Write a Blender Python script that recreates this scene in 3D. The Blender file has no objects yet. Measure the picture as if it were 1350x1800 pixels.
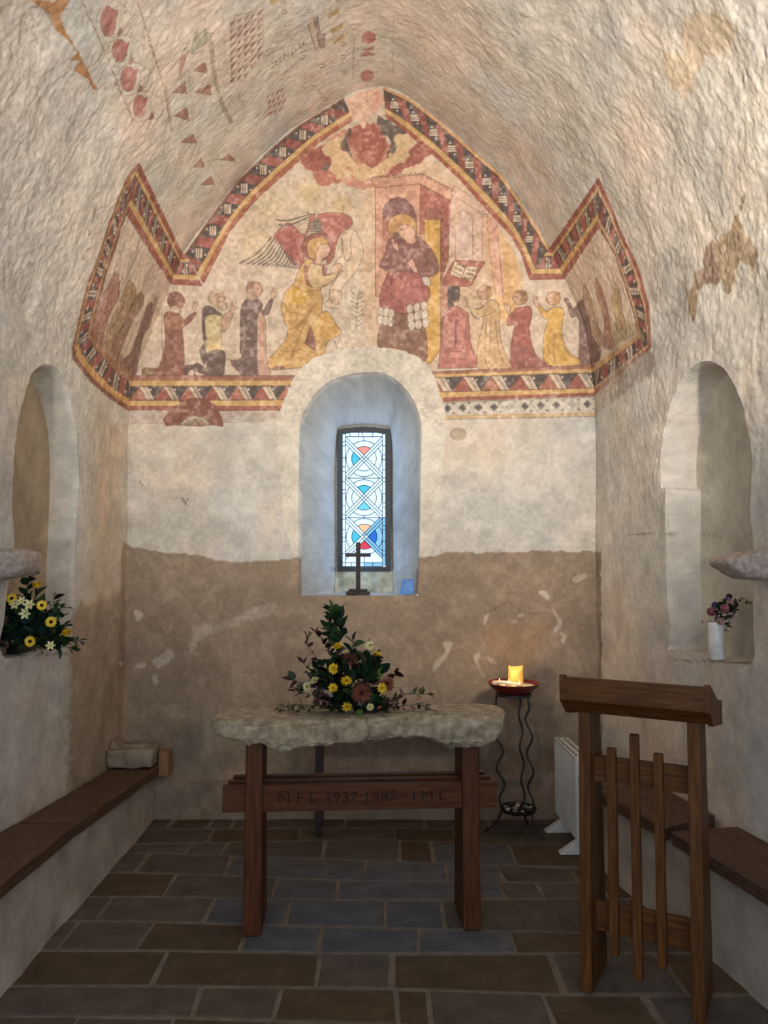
import bpy, bmesh, math, random
import numpy as np
from mathutils import Vector, Matrix

random.seed(7)
rng = np.random.default_rng(11)
scene = bpy.context.scene
COL = scene.collection

# ------------------------------------------------------------------ camera
CAM_H = 1.6
FPX = 1350.0
PITCH = math.atan(80 / 1350)
CP, SP = math.cos(PITCH), math.sin(PITCH)
cam_d = bpy.data.cameras.new('camera')
cam = bpy.data.objects.new('camera', cam_d)
COL.objects.link(cam)
cam.location = (0, 0, CAM_H)
cam.rotation_euler = (math.pi / 2 + PITCH, 0, 0)
cam_d.sensor_fit = 'HORIZONTAL'
cam_d.sensor_width = 36
cam_d.lens = 36
cam_d.clip_start = 0.05
scene.camera = cam

# ------------------------------------------------------------------ light
world = bpy.data.worlds.new('world')
scene.world = world
world.use_nodes = True
wb = world.node_tree.nodes['Background']
wb.inputs[0].default_value = (0.74, 0.86, 1.0, 1)
wb.inputs[1].default_value = 1.9


def lamp(name, kind, loc, target, energy, color, **kw):
    d = bpy.data.lights.new(name, kind)
    d.energy = energy
    d.color = color
    for k, v in kw.items():
        setattr(d, k, v)
    o = bpy.data.objects.new(name, d)
    COL.objects.link(o)
    o.location = loc
    if target is not None:
        o.rotation_euler = (Vector(target) - Vector(loc)).to_track_quat('-Z', 'Y').to_euler()
    return o


WARM = (1.0, 0.90, 0.79)
lamp('spotlight', 'SPOT', (1.30, 1.35, 2.70), (0.10, 4.84, 3.45), 300, WARM,
     spot_size=math.radians(100), spot_blend=0.85, shadow_soft_size=0.06)
lamp('spotlight', 'SPOT', (-1.35, 1.45, 2.75), (0.3, 4.84, 3.2), 180, WARM,
     spot_size=math.radians(92), spot_blend=0.85, shadow_soft_size=0.06)

vs = scene.view_settings
vs.view_transform = 'Standard'
vs.look = 'None'
vs.exposure = 0.0
vs.gamma = 1.0
vs.use_curve_mapping = False
scene.display_settings.display_device = 'sRGB'


# ------------------------------------------------------------------ pixel geometry
def ray(px, py):
    u = (px - 675) / FPX
    v = (900 - py) / FPX
    return u, CP - v * SP, SP + v * CP


def on_y(px, py, Y):
    u, dy, dz = ray(px, py)
    t = Y / dy
    return Vector((u * t, Y, CAM_H + dz * t))


def on_z(px, py, Z=0.0):
    u, dy, dz = ray(px, py)
    t = (Z - CAM_H) / dz
    return Vector((u * t, dy * t, Z))


def on_x(px, py, x0, k, Y0):
    """hit the upright wall x = x0 + k*(Y0-Y)"""
    u, dy, dz = ray(px, py)
    t = (x0 + k * Y0) / (u + k * dy)
    return Vector((u * t, dy * t, CAM_H + dz * t))


def project(P):
    x, y, z = P[..., 0], P[..., 1], P[..., 2] - CAM_H
    d = y * CP + z * SP
    d = np.where(d < 0.05, 0.05, d)
    v = (-y * SP + z * CP) / d
    return 675 + FPX * x / d, 900 - FPX * v


# ------------------------------------------------------------------ noise
def _hash(ix, iy, iz, seed):
    h = (ix.astype(np.uint32) * np.uint32(374761393)) ^ (iy.astype(np.uint32) * np.uint32(668265263)) \
        ^ (iz.astype(np.uint32) * np.uint32(2246822519)) ^ np.uint32(seed * 3266489917 & 0xffffffff)
    h = (h ^ (h >> np.uint32(13))) * np.uint32(1274126177)
    h = h ^ (h >> np.uint32(16))
    return (h & np.uint32(0xffff)).astype(np.float32) / 32767.5 - 1.0


def noise(x, y, z, seed=0):
    x = np.asarray(x, np.float32) + np.float32(100)
    y = np.asarray(y, np.float32) + np.float32(100)
    z = np.asarray(z, np.float32) + np.float32(100)
    x, y, z = np.broadcast_arrays(x, y, z)
    ix, iy, iz = np.floor(x).astype(np.int64), np.floor(y).astype(np.int64), np.floor(z).astype(np.int64)
    fx, fy, fz = x - ix, y - iy, z - iz
    fx, fy, fz = [f * f * f * (f * (f * 6 - 15) + 10) for f in (fx, fy, fz)]
    r = 0
    for a in (0, 1):
        wx = fx if a else 1 - fx
        for b in (0, 1):
            wy = fy if b else 1 - fy
            for c in (0, 1):
                wz = fz if c else 1 - fz
                r = r + wx * wy * wz * _hash(ix + a, iy + b, iz + c, seed)
    return r


def fbm(x, y, z, oct=3, seed=0, gain=0.5):
    r, a = 0, 1.0
    for o in range(oct):
        k = 2.03 ** o
        r = r + a * noise(x * k + 7.3 * o, y * k + 3.1 * o, z * k + 5.7 * o, seed + o)
        a *= gain
    return r


def sstep(a, b, x):
    t = np.clip((x - a) / (b - a), 0, 1)
    return t * t * (3 - 2 * t)


def lin(c):
    c = np.asarray(c, np.float32) / 255.0
    return np.where(c <= 0.04045, c / 12.92, ((c + 0.055) / 1.055) ** 2.4)


def L4(r, g, b):
    v = lin((r, g, b))
    return (float(v[0]), float(v[1]), float(v[2]), 1.0)


# ------------------------------------------------------------------ materials
MATS = {}


def nodes_mat(name):
    m = bpy.data.materials.new(name)
    m.use_nodes = True
    nt = m.node_tree
    b = nt.nodes['Principled BSDF']
    MATS[name] = m
    return m, nt, b


def N(nt, typ, **kw):
    n = nt.nodes.new(typ)
    for k, v in kw.items():
        if k.startswith('i_'):
            n.inputs[k[2:].replace('_', ' ')].default_value = v
        else:
            setattr(n, k, v)
    return n


def ramp(nt, stops):
    r = nt.nodes.new('ShaderNodeValToRGB')
    el = r.color_ramp.elements
    while len(el) < len(stops):
        el.new(0.5)
    for e, (p, c) in zip(el, stops):
        e.position = p
        e.color = c
    return r


def mottled(name, c1, c2, scale=8, rough=0.8, detail=6, bump=0.2, bscale=60, stretch=(1, 1, 1), spec=0.3, vary=0.0,
            metallic=0.0, c3=None):
    """two or three tones broken up by noise, with fine relief"""
    m, nt, b = nodes_mat(name)
    tc = N(nt, 'ShaderNodeTexCoord')
    mp = N(nt, 'ShaderNodeMapping')
    mp.inputs['Scale'].default_value = stretch
    nt.links.new(tc.outputs['Object'], mp.inputs['Vector'])
    n1 = N(nt, 'ShaderNodeTexNoise', i_Scale=scale, i_Detail=detail, i_Roughness=0.62)
    nt.links.new(mp.outputs[0], n1.inputs['Vector'])
    st = [(0.32, L4(*c1)), (0.68, L4(*c2))]
    if c3:
        st = [(0.25, L4(*c1)), (0.5, L4(*c2)), (0.75, L4(*c3))]
    r = ramp(nt, st)
    nt.links.new(n1.outputs['Fac'], r.inputs[0])
    out = r.outputs[0]
    if vary:
        oi = N(nt, 'ShaderNodeObjectInfo')
        mr = N(nt, 'ShaderNodeMapRange', i_From_Min=0.0, i_From_Max=1.0, i_To_Min=1 - vary, i_To_Max=1 + vary)
        nt.links.new(oi.outputs['Random'], mr.inputs['Value'])
        hs = N(nt, 'ShaderNodeHueSaturation')
        nt.links.new(mr.outputs[0], hs.inputs['Value'])
        nt.links.new(out, hs.inputs['Color'])
        out = hs.outputs[0]
    nt.links.new(out, b.inputs['Base Color'])
    b.inputs['Roughness'].default_value = rough
    b.inputs['Specular IOR Level'].default_value = spec
    b.inputs['Metallic'].default_value = metallic
    if bump:
        n2 = N(nt, 'ShaderNodeTexNoise', i_Scale=bscale, i_Detail=5, i_Roughness=0.6)
        nt.links.new(mp.outputs[0], n2.inputs['Vector'])
        bp = N(nt, 'ShaderNodeBump', i_Strength=bump, i_Distance=0.01)
        nt.links.new(n2.outputs['Fac'], bp.inputs['Height'])
        nt.links.new(bp.outputs[0], b.inputs['Normal'])
    return m


def emitter(name, color, strength):
    m, nt, b = nodes_mat(name)
    b.inputs['Base Color'].default_value = (0.01, 0.012, 0.014, 1)
    b.inputs['Specular IOR Level'].default_value = 0.15
    b.inputs['Emission Color'].default_value = L4(*color)
    b.inputs['Emission Strength'].default_value = strength
    return m


def plaster_mat():
    m, nt, b = nodes_mat('painted_plaster')
    at = N(nt, 'ShaderNodeAttribute', attribute_name='pigment')
    tc = N(nt, 'ShaderNodeTexCoord')
    n1 = N(nt, 'ShaderNodeTexNoise', i_Scale=90.0, i_Detail=4, i_Roughness=0.7)
    nt.links.new(tc.outputs['Object'], n1.inputs['Vector'])
    mr = N(nt, 'ShaderNodeMapRange', i_From_Min=0.25, i_From_Max=0.75, i_To_Min=0.86, i_To_Max=1.12)
    nt.links.new(n1.outputs['Fac'], mr.inputs['Value'])
    mx = N(nt, 'ShaderNodeVectorMath', operation='SCALE')
    nt.links.new(at.outputs['Color'], mx.inputs[0])
    nt.links.new(mr.outputs[0], mx.inputs['Scale'])
    nt.links.new(mx.outputs[0], b.inputs['Base Color'])
    b.inputs['Roughness'].default_value = 0.85
    b.inputs['Specular IOR Level'].default_value = 0.2
    n2 = N(nt, 'ShaderNodeTexNoise', i_Scale=38.0, i_Detail=8, i_Roughness=0.72)
    nt.links.new(tc.outputs['Object'], n2.inputs['Vector'])
    bp = N(nt, 'ShaderNodeBump', i_Strength=0.5, i_Distance=0.014)
    nt.links.new(n2.outputs['Fac'], bp.inputs['Height'])
    nt.links.new(bp.outputs[0], b.inputs['Normal'])
    return m


def plain(name, c, rough=0.5, spec=0.4, metallic=0.0, sub=0.0):
    m = mottled(name, [max(0, v * 0.9) for v in c], [min(255, v * 1.06) for v in c], scale=20, rough=rough, bump=0.05,
                bscale=120, spec=spec, metallic=metallic)
    if sub:
        b = m.node_tree.nodes['Principled BSDF']
        b.inputs['Subsurface Weight'].default_value = sub
        b.inputs['Subsurface Radius'].default_value = (0.02, 0.01, 0.005)
    return m


# ------------------------------------------------------------------ object helpers
def tag(o, label=None, cat=None, group=None, kind=None):
    if label:
        o['label'] = label
    if cat:
        o['category'] = cat
    if group:
        o['group'] = group
    if kind:
        o['kind'] = kind
    return o


def mesh_obj(name, verts, faces, mat, parent=None, smooth=False):
    me = bpy.data.meshes.new(name)
    me.from_pydata([tuple(v) for v in verts], [], faces)
    me.update()
    if smooth:
        me.polygons.foreach_set('use_smooth', [True] * len(me.polygons))
    return data_obj(name, me, mat, parent)


def data_obj(name, me, mat, parent=None):
    if mat is not None and not me.materials:
        me.materials.append(MATS[mat] if isinstance(mat, str) else mat)
    o = bpy.data.objects.new(name, me)
    COL.objects.link(o)
    if parent is not None:
        o.parent = parent
    return o


def empty(name, loc, rz=0.0):
    o = bpy.data.objects.new(name, None)
    COL.objects.link(o)
    o.empty_display_size = 0.05
    o.location = loc
    o.rotation_euler = (0, 0, rz)
    return o


class MB:
    """collects shapes for ONE mesh"""

    def __init__(self):
        self.v, self.f = [], []

    def add(self, verts, faces):
        k = len(self.v)
        self.v += [tuple(p) for p in verts]
        self.f += [tuple(i + k for i in f) for f in faces]
        return self

    def hexa(self, p, bev=0.0):
        """p: 8 corners, bottom 4 ccw then top 4"""
        F = [(3, 2, 1, 0), (4, 5, 6, 7), (0, 1, 5, 4), (1, 2, 6, 5), (2, 3, 7, 6), (3, 0, 4, 7)]
        if not bev:
            return self.add(p, F)
        bm = bmesh.new()
        vs_ = [bm.verts.new(q) for q in p]
        for f in F:
            bm.faces.new([vs_[i] for i in f])
        bmesh.ops.bevel(bm, geom=list(bm.edges), offset=bev, segments=2, profile=0.6, affect='EDGES', clamp_overlap=True)
        bm.verts.index_update()
        self.add([v.co[:] for v in bm.verts], [[v.index for v in f.verts] for f in bm.faces])
        bm.free()
        return self

    def box(self, x0, x1, y0, y1, z0, z1, bev=0.0):
        return self.hexa([(x0, y0, z0), (x1, y0, z0), (x1, y1, z0), (x0, y1, z0),
                          (x0, y0, z1), (x1, y0, z1), (x1, y1, z1), (x0, y1, z1)], bev)

    def tube(self, pts, r, n=8, cap=True):
        pts = [Vector(p) for p in pts]
        rr = r if isinstance(r, (list, tuple)) else [r] * len(pts)
        k = len(self.v)
        up = Vector((0.13, 0.21, 0.97)).normalized()
        prev = None
        for i, p in enumerate(pts):
            d = (pts[min(i + 1, len(pts) - 1)] - pts[max(i - 1, 0)])
            d = d.normalized() if d.length > 1e-9 else Vector((0, 0, 1))
            if prev is None:
                a = d.cross(up)
                if a.length < 1e-3:
                    a = d.cross(Vector((1, 0, 0)))
            else:
                a = prev - d * prev.dot(d)
            a.normalize()
            prev = a
            b = d.cross(a)
            for j in range(n):
                t = 2 * math.pi * j / n
                self.v.append(tuple(p + (a * math.cos(t) + b * math.sin(t)) * rr[i]))
        for i in range(len(pts) - 1):
            for j in range(n):
                j2 = (j + 1) % n
                self.f.append((k + i * n + j, k + i * n + j2, k + (i + 1) * n + j2, k + (i + 1) * n + j))
        if cap:
            self.f.append(tuple(k + j for j in range(n))[::-1])
            e = k + (len(pts) - 1) * n
            self.f.append(tuple(e + j for j in range(n)))
        return self

    def lathe(self, prof, n=32, c=(0, 0), wob=None):
        k = len(self.v)
        for r, z in prof:
            for j in range(n):
                t = 2 * math.pi * j / n
                self.v.append((c[0] + r * math.cos(t), c[1] + r * math.sin(t), z))
        for i in range(len(prof) - 1):
            for j in range(n):
                j2 = (j + 1) % n
                self.f.append((k + i * n + j, k + i * n + j2, k + (i + 1) * n + j2, k + (i + 1) * n + j))
        self.f.append(tuple(k + j for j in range(n))[::-1])
        e = k + (len(prof) - 1) * n
        self.f.append(tuple(e + j for j in range(n)))
        return self

    def prism(self, poly, d, axis_fn):
        """poly of (a,b); axis_fn(a,b,c)->xyz, extruded c in 0..d"""
        n = len(poly)
        v = [axis_fn(a, b, 0) for a, b in poly] + [axis_fn(a, b, d) for a, b in poly]
        f = [tuple(range(n))[::-1], tuple(range(n, 2 * n))]
        f += [(i, (i + 1) % n, n + (i + 1) % n, n + i) for i in range(n)]
        return self.add(v, f)

    def build(self, name, mat, parent=None, smooth=False):
        return mesh_obj(name, self.v, self.f, mat, parent, smooth)


def auto_smooth(o, ang=40):
    me = o.data
    me.polygons.foreach_set('use_smooth', [True] * len(me.polygons))
    me.set_sharp_from_angle(angle=math.radians(ang))
    return o


def cr(pts, closed=False, n=6):
    """Catmull-Rom through 2D points"""
    P = np.asarray(pts, float)
    m = len(P)
    out = []
    segs = m if closed else m - 1
    for i in range(segs):
        if closed:
            p0, p1, p2, p3 = P[(i - 1) % m], P[i], P[(i + 1) % m], P[(i + 2) % m]
        else:
            p0, p1, p2, p3 = P[max(i - 1, 0)], P[i], P[i + 1], P[min(i + 2, m - 1)]
        for k in range(n):
            t = k / n
            out.append(0.5 * ((2 * p1) + (p2 - p0) * t + (2 * p0 - 5 * p1 + 4 * p2 - p3) * t * t
                              + (3 * p1 - p0 - 3 * p2 + p3) * t ** 3))
    if not closed:
        out.append(P[-1])
    return np.array(out)

# ------------------------------------------------------------------ the wall paintings, drawn as pigment
SS = 1.5
CW, CH = int(1350 * SS), int(1480 * SS)
PC = np.zeros((CH, CW, 3), np.float32)     # pigment colour (sRGB 0..255)
PA = np.zeros((CH, CW), np.float32)        # pigment cover


class Crop:
    def __init__(s, x0, y0, k):
        s.o, s.k = np.array([x0, y0], float), k

    def __call__(s, pts):
        return np.asarray(pts, float) / s.k + s.o


ID = Crop(0, 0, 1)
A_, B_, C_, D_ = Crop(400, 140, 2.7), Crop(400, 340, 5.192), Crop(630, 300, 5.0), Crop(780, 460, 4.821)
E_, F_, G_ = Crop(100, 270, 3.6), Crop(240, 470, 5.192), Crop(880, 290, 3.83)
V1, V2, R_, M_ = Crop(0, 0, 3.97), Crop(260, 0, 3.214), Crop(1100, 300, 5.0), Crop(640, 0, 1.9014)
LL, LR = Crop(200, 940, 3.068), Crop(720, 940, 3.46)

RED, DRED, PINK, YEL = (146, 78, 70), (112, 60, 57), (200, 150, 130), (200, 158, 98)
DARK, CREAM, BROWN, PURP, LINE = (66, 60, 60), (210, 188, 164), (124, 90, 74), (118, 84, 84), (70, 50, 44)
GREY = (150, 145, 138)


def _win(p, pad):
    x0 = max(int(p[:, 0].min() - pad), 0)
    y0 = max(int(p[:, 1].min() - pad), 0)
    x1 = min(int(p[:, 0].max() + pad) + 1, CW)
    y1 = min(int(p[:, 1].max() + pad) + 1, CH)
    return x0, y0, x1, y1


def _over(x0, y0, a, col):
    h, w = a.shape
    c = PC[y0:y0 + h, x0:x0 + w]
    A = PA[y0:y0 + h, x0:x0 + w]
    na = a + A * (1 - a)
    k = np.where(na > 1e-5, a / np.maximum(na, 1e-5), 0)[..., None]
    c[...] = c * (1 - k) + np.asarray(col, np.float32) * k
    A[...] = na


def fill(cp, pts, col, alpha=1.0, smooth=True, soft=1.0, line=0, lcol=LINE, rough=0.0, n=5):
    p = cr(pts, True, n) if smooth else np.asarray(pts, float)
    p = cp(p)
    q = p * SS
    pad = 3 + soft * 2 + rough * SS
    x0, y0, x1, y1 = _win(q, pad)
    if x1 <= x0 or y1 <= y0:
        return
    X, Y = np.meshgrid(np.arange(x0, x1) + 0.5, np.arange(y0, y1) + 0.5)
    X, Y = X.astype(np.float32), Y.astype(np.float32)
    if rough:
        X0, Y0 = X, Y
        X = X0 + rough * SS * noise(X0 / (9 * SS), Y0 / (9 * SS), 0.5, 3)
        Y = Y0 + rough * SS * noise(X0 / (9 * SS), Y0 / (9 * SS), 9.5, 4)
    ins = np.zeros(X.shape, bool)
    d2 = np.full(X.shape, 1e9, np.float32)
    m = len(q)
    for i in range(m):
        ax, ay = q[i]
        bx, by = q[(i + 1) % m]
        if (ax - bx) ** 2 + (ay - by) ** 2 < 1e-8:
            continue
        if ay != by:
            c = ((ay > Y) != (by > Y)) & (X < (bx - ax) * (Y - ay) / (by - ay) + ax)
            ins ^= c
        t = np.clip(((X - ax) * (bx - ax) + (Y - ay) * (by - ay)) / ((bx - ax) ** 2 + (by - ay) ** 2), 0, 1)
        d2 = np.minimum(d2, (X - ax - t * (bx - ax)) ** 2 + (Y - ay - t * (by - ay)) ** 2)
    d = np.sqrt(d2)
    sd = np.where(ins, d, -d)
    a = np.clip(0.5 + sd / soft, 0, 1) * alpha
    _over(x0, y0, a, col)
    if line:
        stroke(ID, np.vstack([p, p[:1]]), line, lcol, 0.8, smooth=False)


def stroke(cp, pts, w, col=LINE, alpha=0.85, smooth=True, n=5):
    p = cr(pts, False, n) if smooth and len(pts) > 2 else np.asarray(pts, float)
    q = cp(p) * SS
    hw = w * SS / 2
    x0, y0, x1, y1 = _win(q, hw + 3)
    if x1 <= x0 or y1 <= y0:
        return
    buf = np.zeros((y1 - y0, x1 - x0), np.float32)
    for i in range(len(q) - 1):
        s = q[i:i + 2]
        a0, b0, a1, b1 = _win(s, hw + 3)
        if a1 <= a0 or b1 <= b0:
            continue
        X, Y = np.meshgrid(np.arange(a0, a1) + 0.5, np.arange(b0, b1) + 0.5)
        d = s[1] - s[0]
        L = max(float(d @ d), 1e-8)
        t = np.clip(((X - s[0, 0]) * d[0] + (Y - s[0, 1]) * d[1]) / L, 0, 1)
        dd = np.hypot(X - s[0, 0] - t * d[0], Y - s[0, 1] - t * d[1])
        a = np.clip(0.5 + hw - dd, 0, 1) * alpha
        v = buf[b0 - y0:b1 - y0, a0 - x0:a1 - x0]
        np.maximum(v, a, out=v)
    _over(x0, y0, buf, col)


def disc(cp, c, r, col, alpha=1.0, ry=None, **k):
    t = np.linspace(0, 2 * math.pi, 14, endpoint=False)
    fill(cp, np.c_[c[0] + r * np.cos(t), c[1] + (ry or r) * np.sin(t)], col, alpha, smooth=False, **k)


def poly_at(P):
    P = np.asarray(P, float)
    s = np.r_[0, np.cumsum(np.hypot(*np.diff(P, axis=0).T))]
    s /= s[-1]
    return lambda t: np.array([np.interp(t, s, P[:, 0]), np.interp(t, s, P[:, 1])])


def band(O, I, layout, mid, nb, skew=0.0, style=None):
    """painted border between an outer and an inner edge; layout of (w0,w1,colour); woven blocks in mid"""
    o, i_ = poly_at(O), poly_at(I)

    def P(s, w):
        return o(s) * (1 - w) + i_(s) * w
    ts = np.linspace(0, 1, 40)

    def strip(w0, w1, col, a=1.0):
        fill(ID, np.array([P(t, w0) for t in ts] + [P(t, w1) for t in ts[::-1]]), col, a, smooth=False)
    strip(0, 1, DARK)
    m0, m1 = mid
    for k in range(nb):
        a, b = k / nb, (k + 1) / nb
        d = (b - a)
        red = k % 2 == 0
        g = d * 0.06
        s0, s1 = a + g, b - g
        if red:
            q = [P(np.clip(s0 + skew * d, 0, 1), m0), P(np.clip(s1 + skew * d * (.95 if style else .4), 0, 1), m0), P(s1, m1), P(s0, m1)]
            fill(ID, q, RED if k % 4 else (128, 66, 60), 1, smooth=False, line=0.8)
        elif style:
            hx, hy = (6.2, 8.6) if style == 'L' else (9.0, 6.0)
            c = P(np.clip((a + b) / 2 + skew * d * .45, 0, 1), (m0 + m1) / 2)
            fill(ID, [(c[0] - hx, c[1] - hy), (c[0] + hx, c[1] - hy), (c[0] + hx, c[1] + hy), (c[0] - hx, c[1] + hy)], CREAM, 1, smooth=False, line=.9)
            for f in (-.35, .25):
                if style == 'L':
                    stroke(ID, [(c[0] + f * hx, c[1] - hy), (c[0] + f * hx - 1, c[1] + hy)], 1.4, DARK, .9)
                else:
                    stroke(ID, [(c[0] - hx, c[1] + f * hy), (c[0] + hx, c[1] + f * hy + 1)], 1.4, DARK, .9)
            for sx in (-1, 1):
                q_ = (c[0] + sx * 11, c[1] + sx * 3) if style == 'L' else (c[0] + sx * 4, c[1] + sx * 10)
                disc(ID, q_, 1.9, (205, 195, 180))
        else:
            e = d * 0.2
            q = [P(np.clip(s0 + e + skew * d, 0, 1), m0), P(np.clip(s1 - e + skew * d, 0, 1), m0), P(s1 - e * .6, m1), P(s0 + e * .6, m1)]
            fill(ID, q, CREAM, 1, smooth=False, line=0.8)
            for f in (0.45, 0.65):
                stroke(ID, [q[0] * (1 - f) + q[1] * f, q[3] * (1 - f) + q[2] * f], 1.3, DARK, 0.9)
            for (f, w) in ((0.08, .25), (0.92, .75)):
                c = P(np.clip(a + f * d, 0, 1), m0 + (m1 - m0) * w)
                disc(ID, c, 1.9, (205, 195, 180))
    for w0, w1, col in layout:
        strip(w0, w1, col)
    for w in sorted({m0, m1}):
        stroke(ID, [P(t, w) for t in ts], 0.9, LINE, 0.8, smooth=False)


def paint_background():
    # cream ground of the painted field
    fill(ID, [(668, 160), (600, 200), (510, 290), (410, 400), (360, 500), (300, 500), (250, 430), (222, 385), (190, 470),
              (160, 590), (232, 720), (500, 735), (500, 700), (790, 735), (1045, 725), (1140, 600), (1105, 510), (1052, 400), (1000, 490),
              (930, 490), (895, 405), (810, 310), (740, 235)], (203, 180, 156), 0.85, smooth=False, soft=6)
    fill(ID, [(640, 330), (660, 300), (730, 270), (800, 320), (870, 400), (900, 460), (900, 560), (780, 640), (650, 600)],
         (216, 172, 134), 0.6, soft=30)
    fill(ID, [(850, 380), (890, 420), (915, 480), (910, 540), (880, 560), (862, 470)], (214, 160, 92), 0.65, soft=14)
    fill(ID, [(420, 400), (500, 320), (560, 330), (650, 370), (640, 420), (480, 430)], (204, 178, 140), 0.35, soft=30)
    for x, y, r, c in ((452, 428, 26, (196, 170, 118)), (470, 360, 24, (200, 178, 128)), (545, 340, 22, (210, 182, 124)),
                       (600, 360, 18, (210, 170, 110))):
        disc(ID, (x, y), r, c, 0.4, soft=14)
    # clouds round the apex
    fill(A_, [(345, 400), (400, 340), (470, 300), (520, 250), (600, 225), (640, 200), (720, 220), (760, 300), (860, 330),
              (930, 280), (985, 320), (930, 380), (860, 420), (770, 460), (700, 470), (690, 520), (600, 510), (520, 480),
              (470, 500), (410, 480), (400, 440)], (186, 122, 98), 0.9, rough=4, soft=3)
    for pts, c in (([(345, 400), (400, 330), (460, 310), (470, 350), (495, 400), (470, 430), (430, 440), (400, 430)], (142, 72, 62)),
                   ([(400, 440), (480, 430), (540, 460), (520, 490), (440, 500)], (168, 96, 80)),
                   ([(590, 235), (650, 210), (720, 230), (755, 300), (730, 380), (690, 440), (640, 400), (600, 330), (570, 280)], (150, 78, 66)),
                   ([(860, 340), (930, 285), (985, 320), (930, 380), (860, 420), (770, 460), (760, 440), (800, 400)], (146, 76, 66))):
        fill(A_, pts, c, 0.92, rough=4, soft=4)
    for pts in ([(470, 300), (540, 270), (560, 300), (530, 320), (580, 360), (600, 400), (560, 420), (600, 450), (540, 470),
                 (490, 430), (500, 380), (460, 350)],
                [(780, 270), (860, 260), (900, 290), (860, 320), (870, 360), (820, 400), (760, 420), (730, 460), (690, 470),
                 (640, 460), (700, 420), (760, 370), (800, 340)],
                [(610, 420), (660, 400), (690, 440), (650, 480), (600, 470)]):
        fill(A_, pts, (212, 178, 132), 0.95, rough=5, soft=2)
    for pts in ([(720, 170), (760, 200), (830, 220), (850, 250), (790, 265), (800, 330), (760, 370), (770, 290), (720, 240)],
                [(540, 300), (575, 230), (590, 240), (570, 300), (600, 380), (570, 350), (545, 320)],
                [(460, 390), (490, 400), (480, 430), (455, 420)]):
        fill(A_, pts, (78, 68, 64), 0.9, rough=5, soft=3)
    # bare patch in the crown
    fill(A_, [(520, 125), (580, 80), (680, 40), (728, 45), (738, 100), (710, 150), (665, 190), (655, 225), (630, 215), (620, 195),
              (560, 175), (525, 150)], (218, 176, 150), 1, rough=4, soft=2)
    fill(A_, [(690, 60), (728, 60), (735, 110), (700, 150), (680, 120)], (214, 150, 130), 0.7, soft=5, rough=3)


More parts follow.
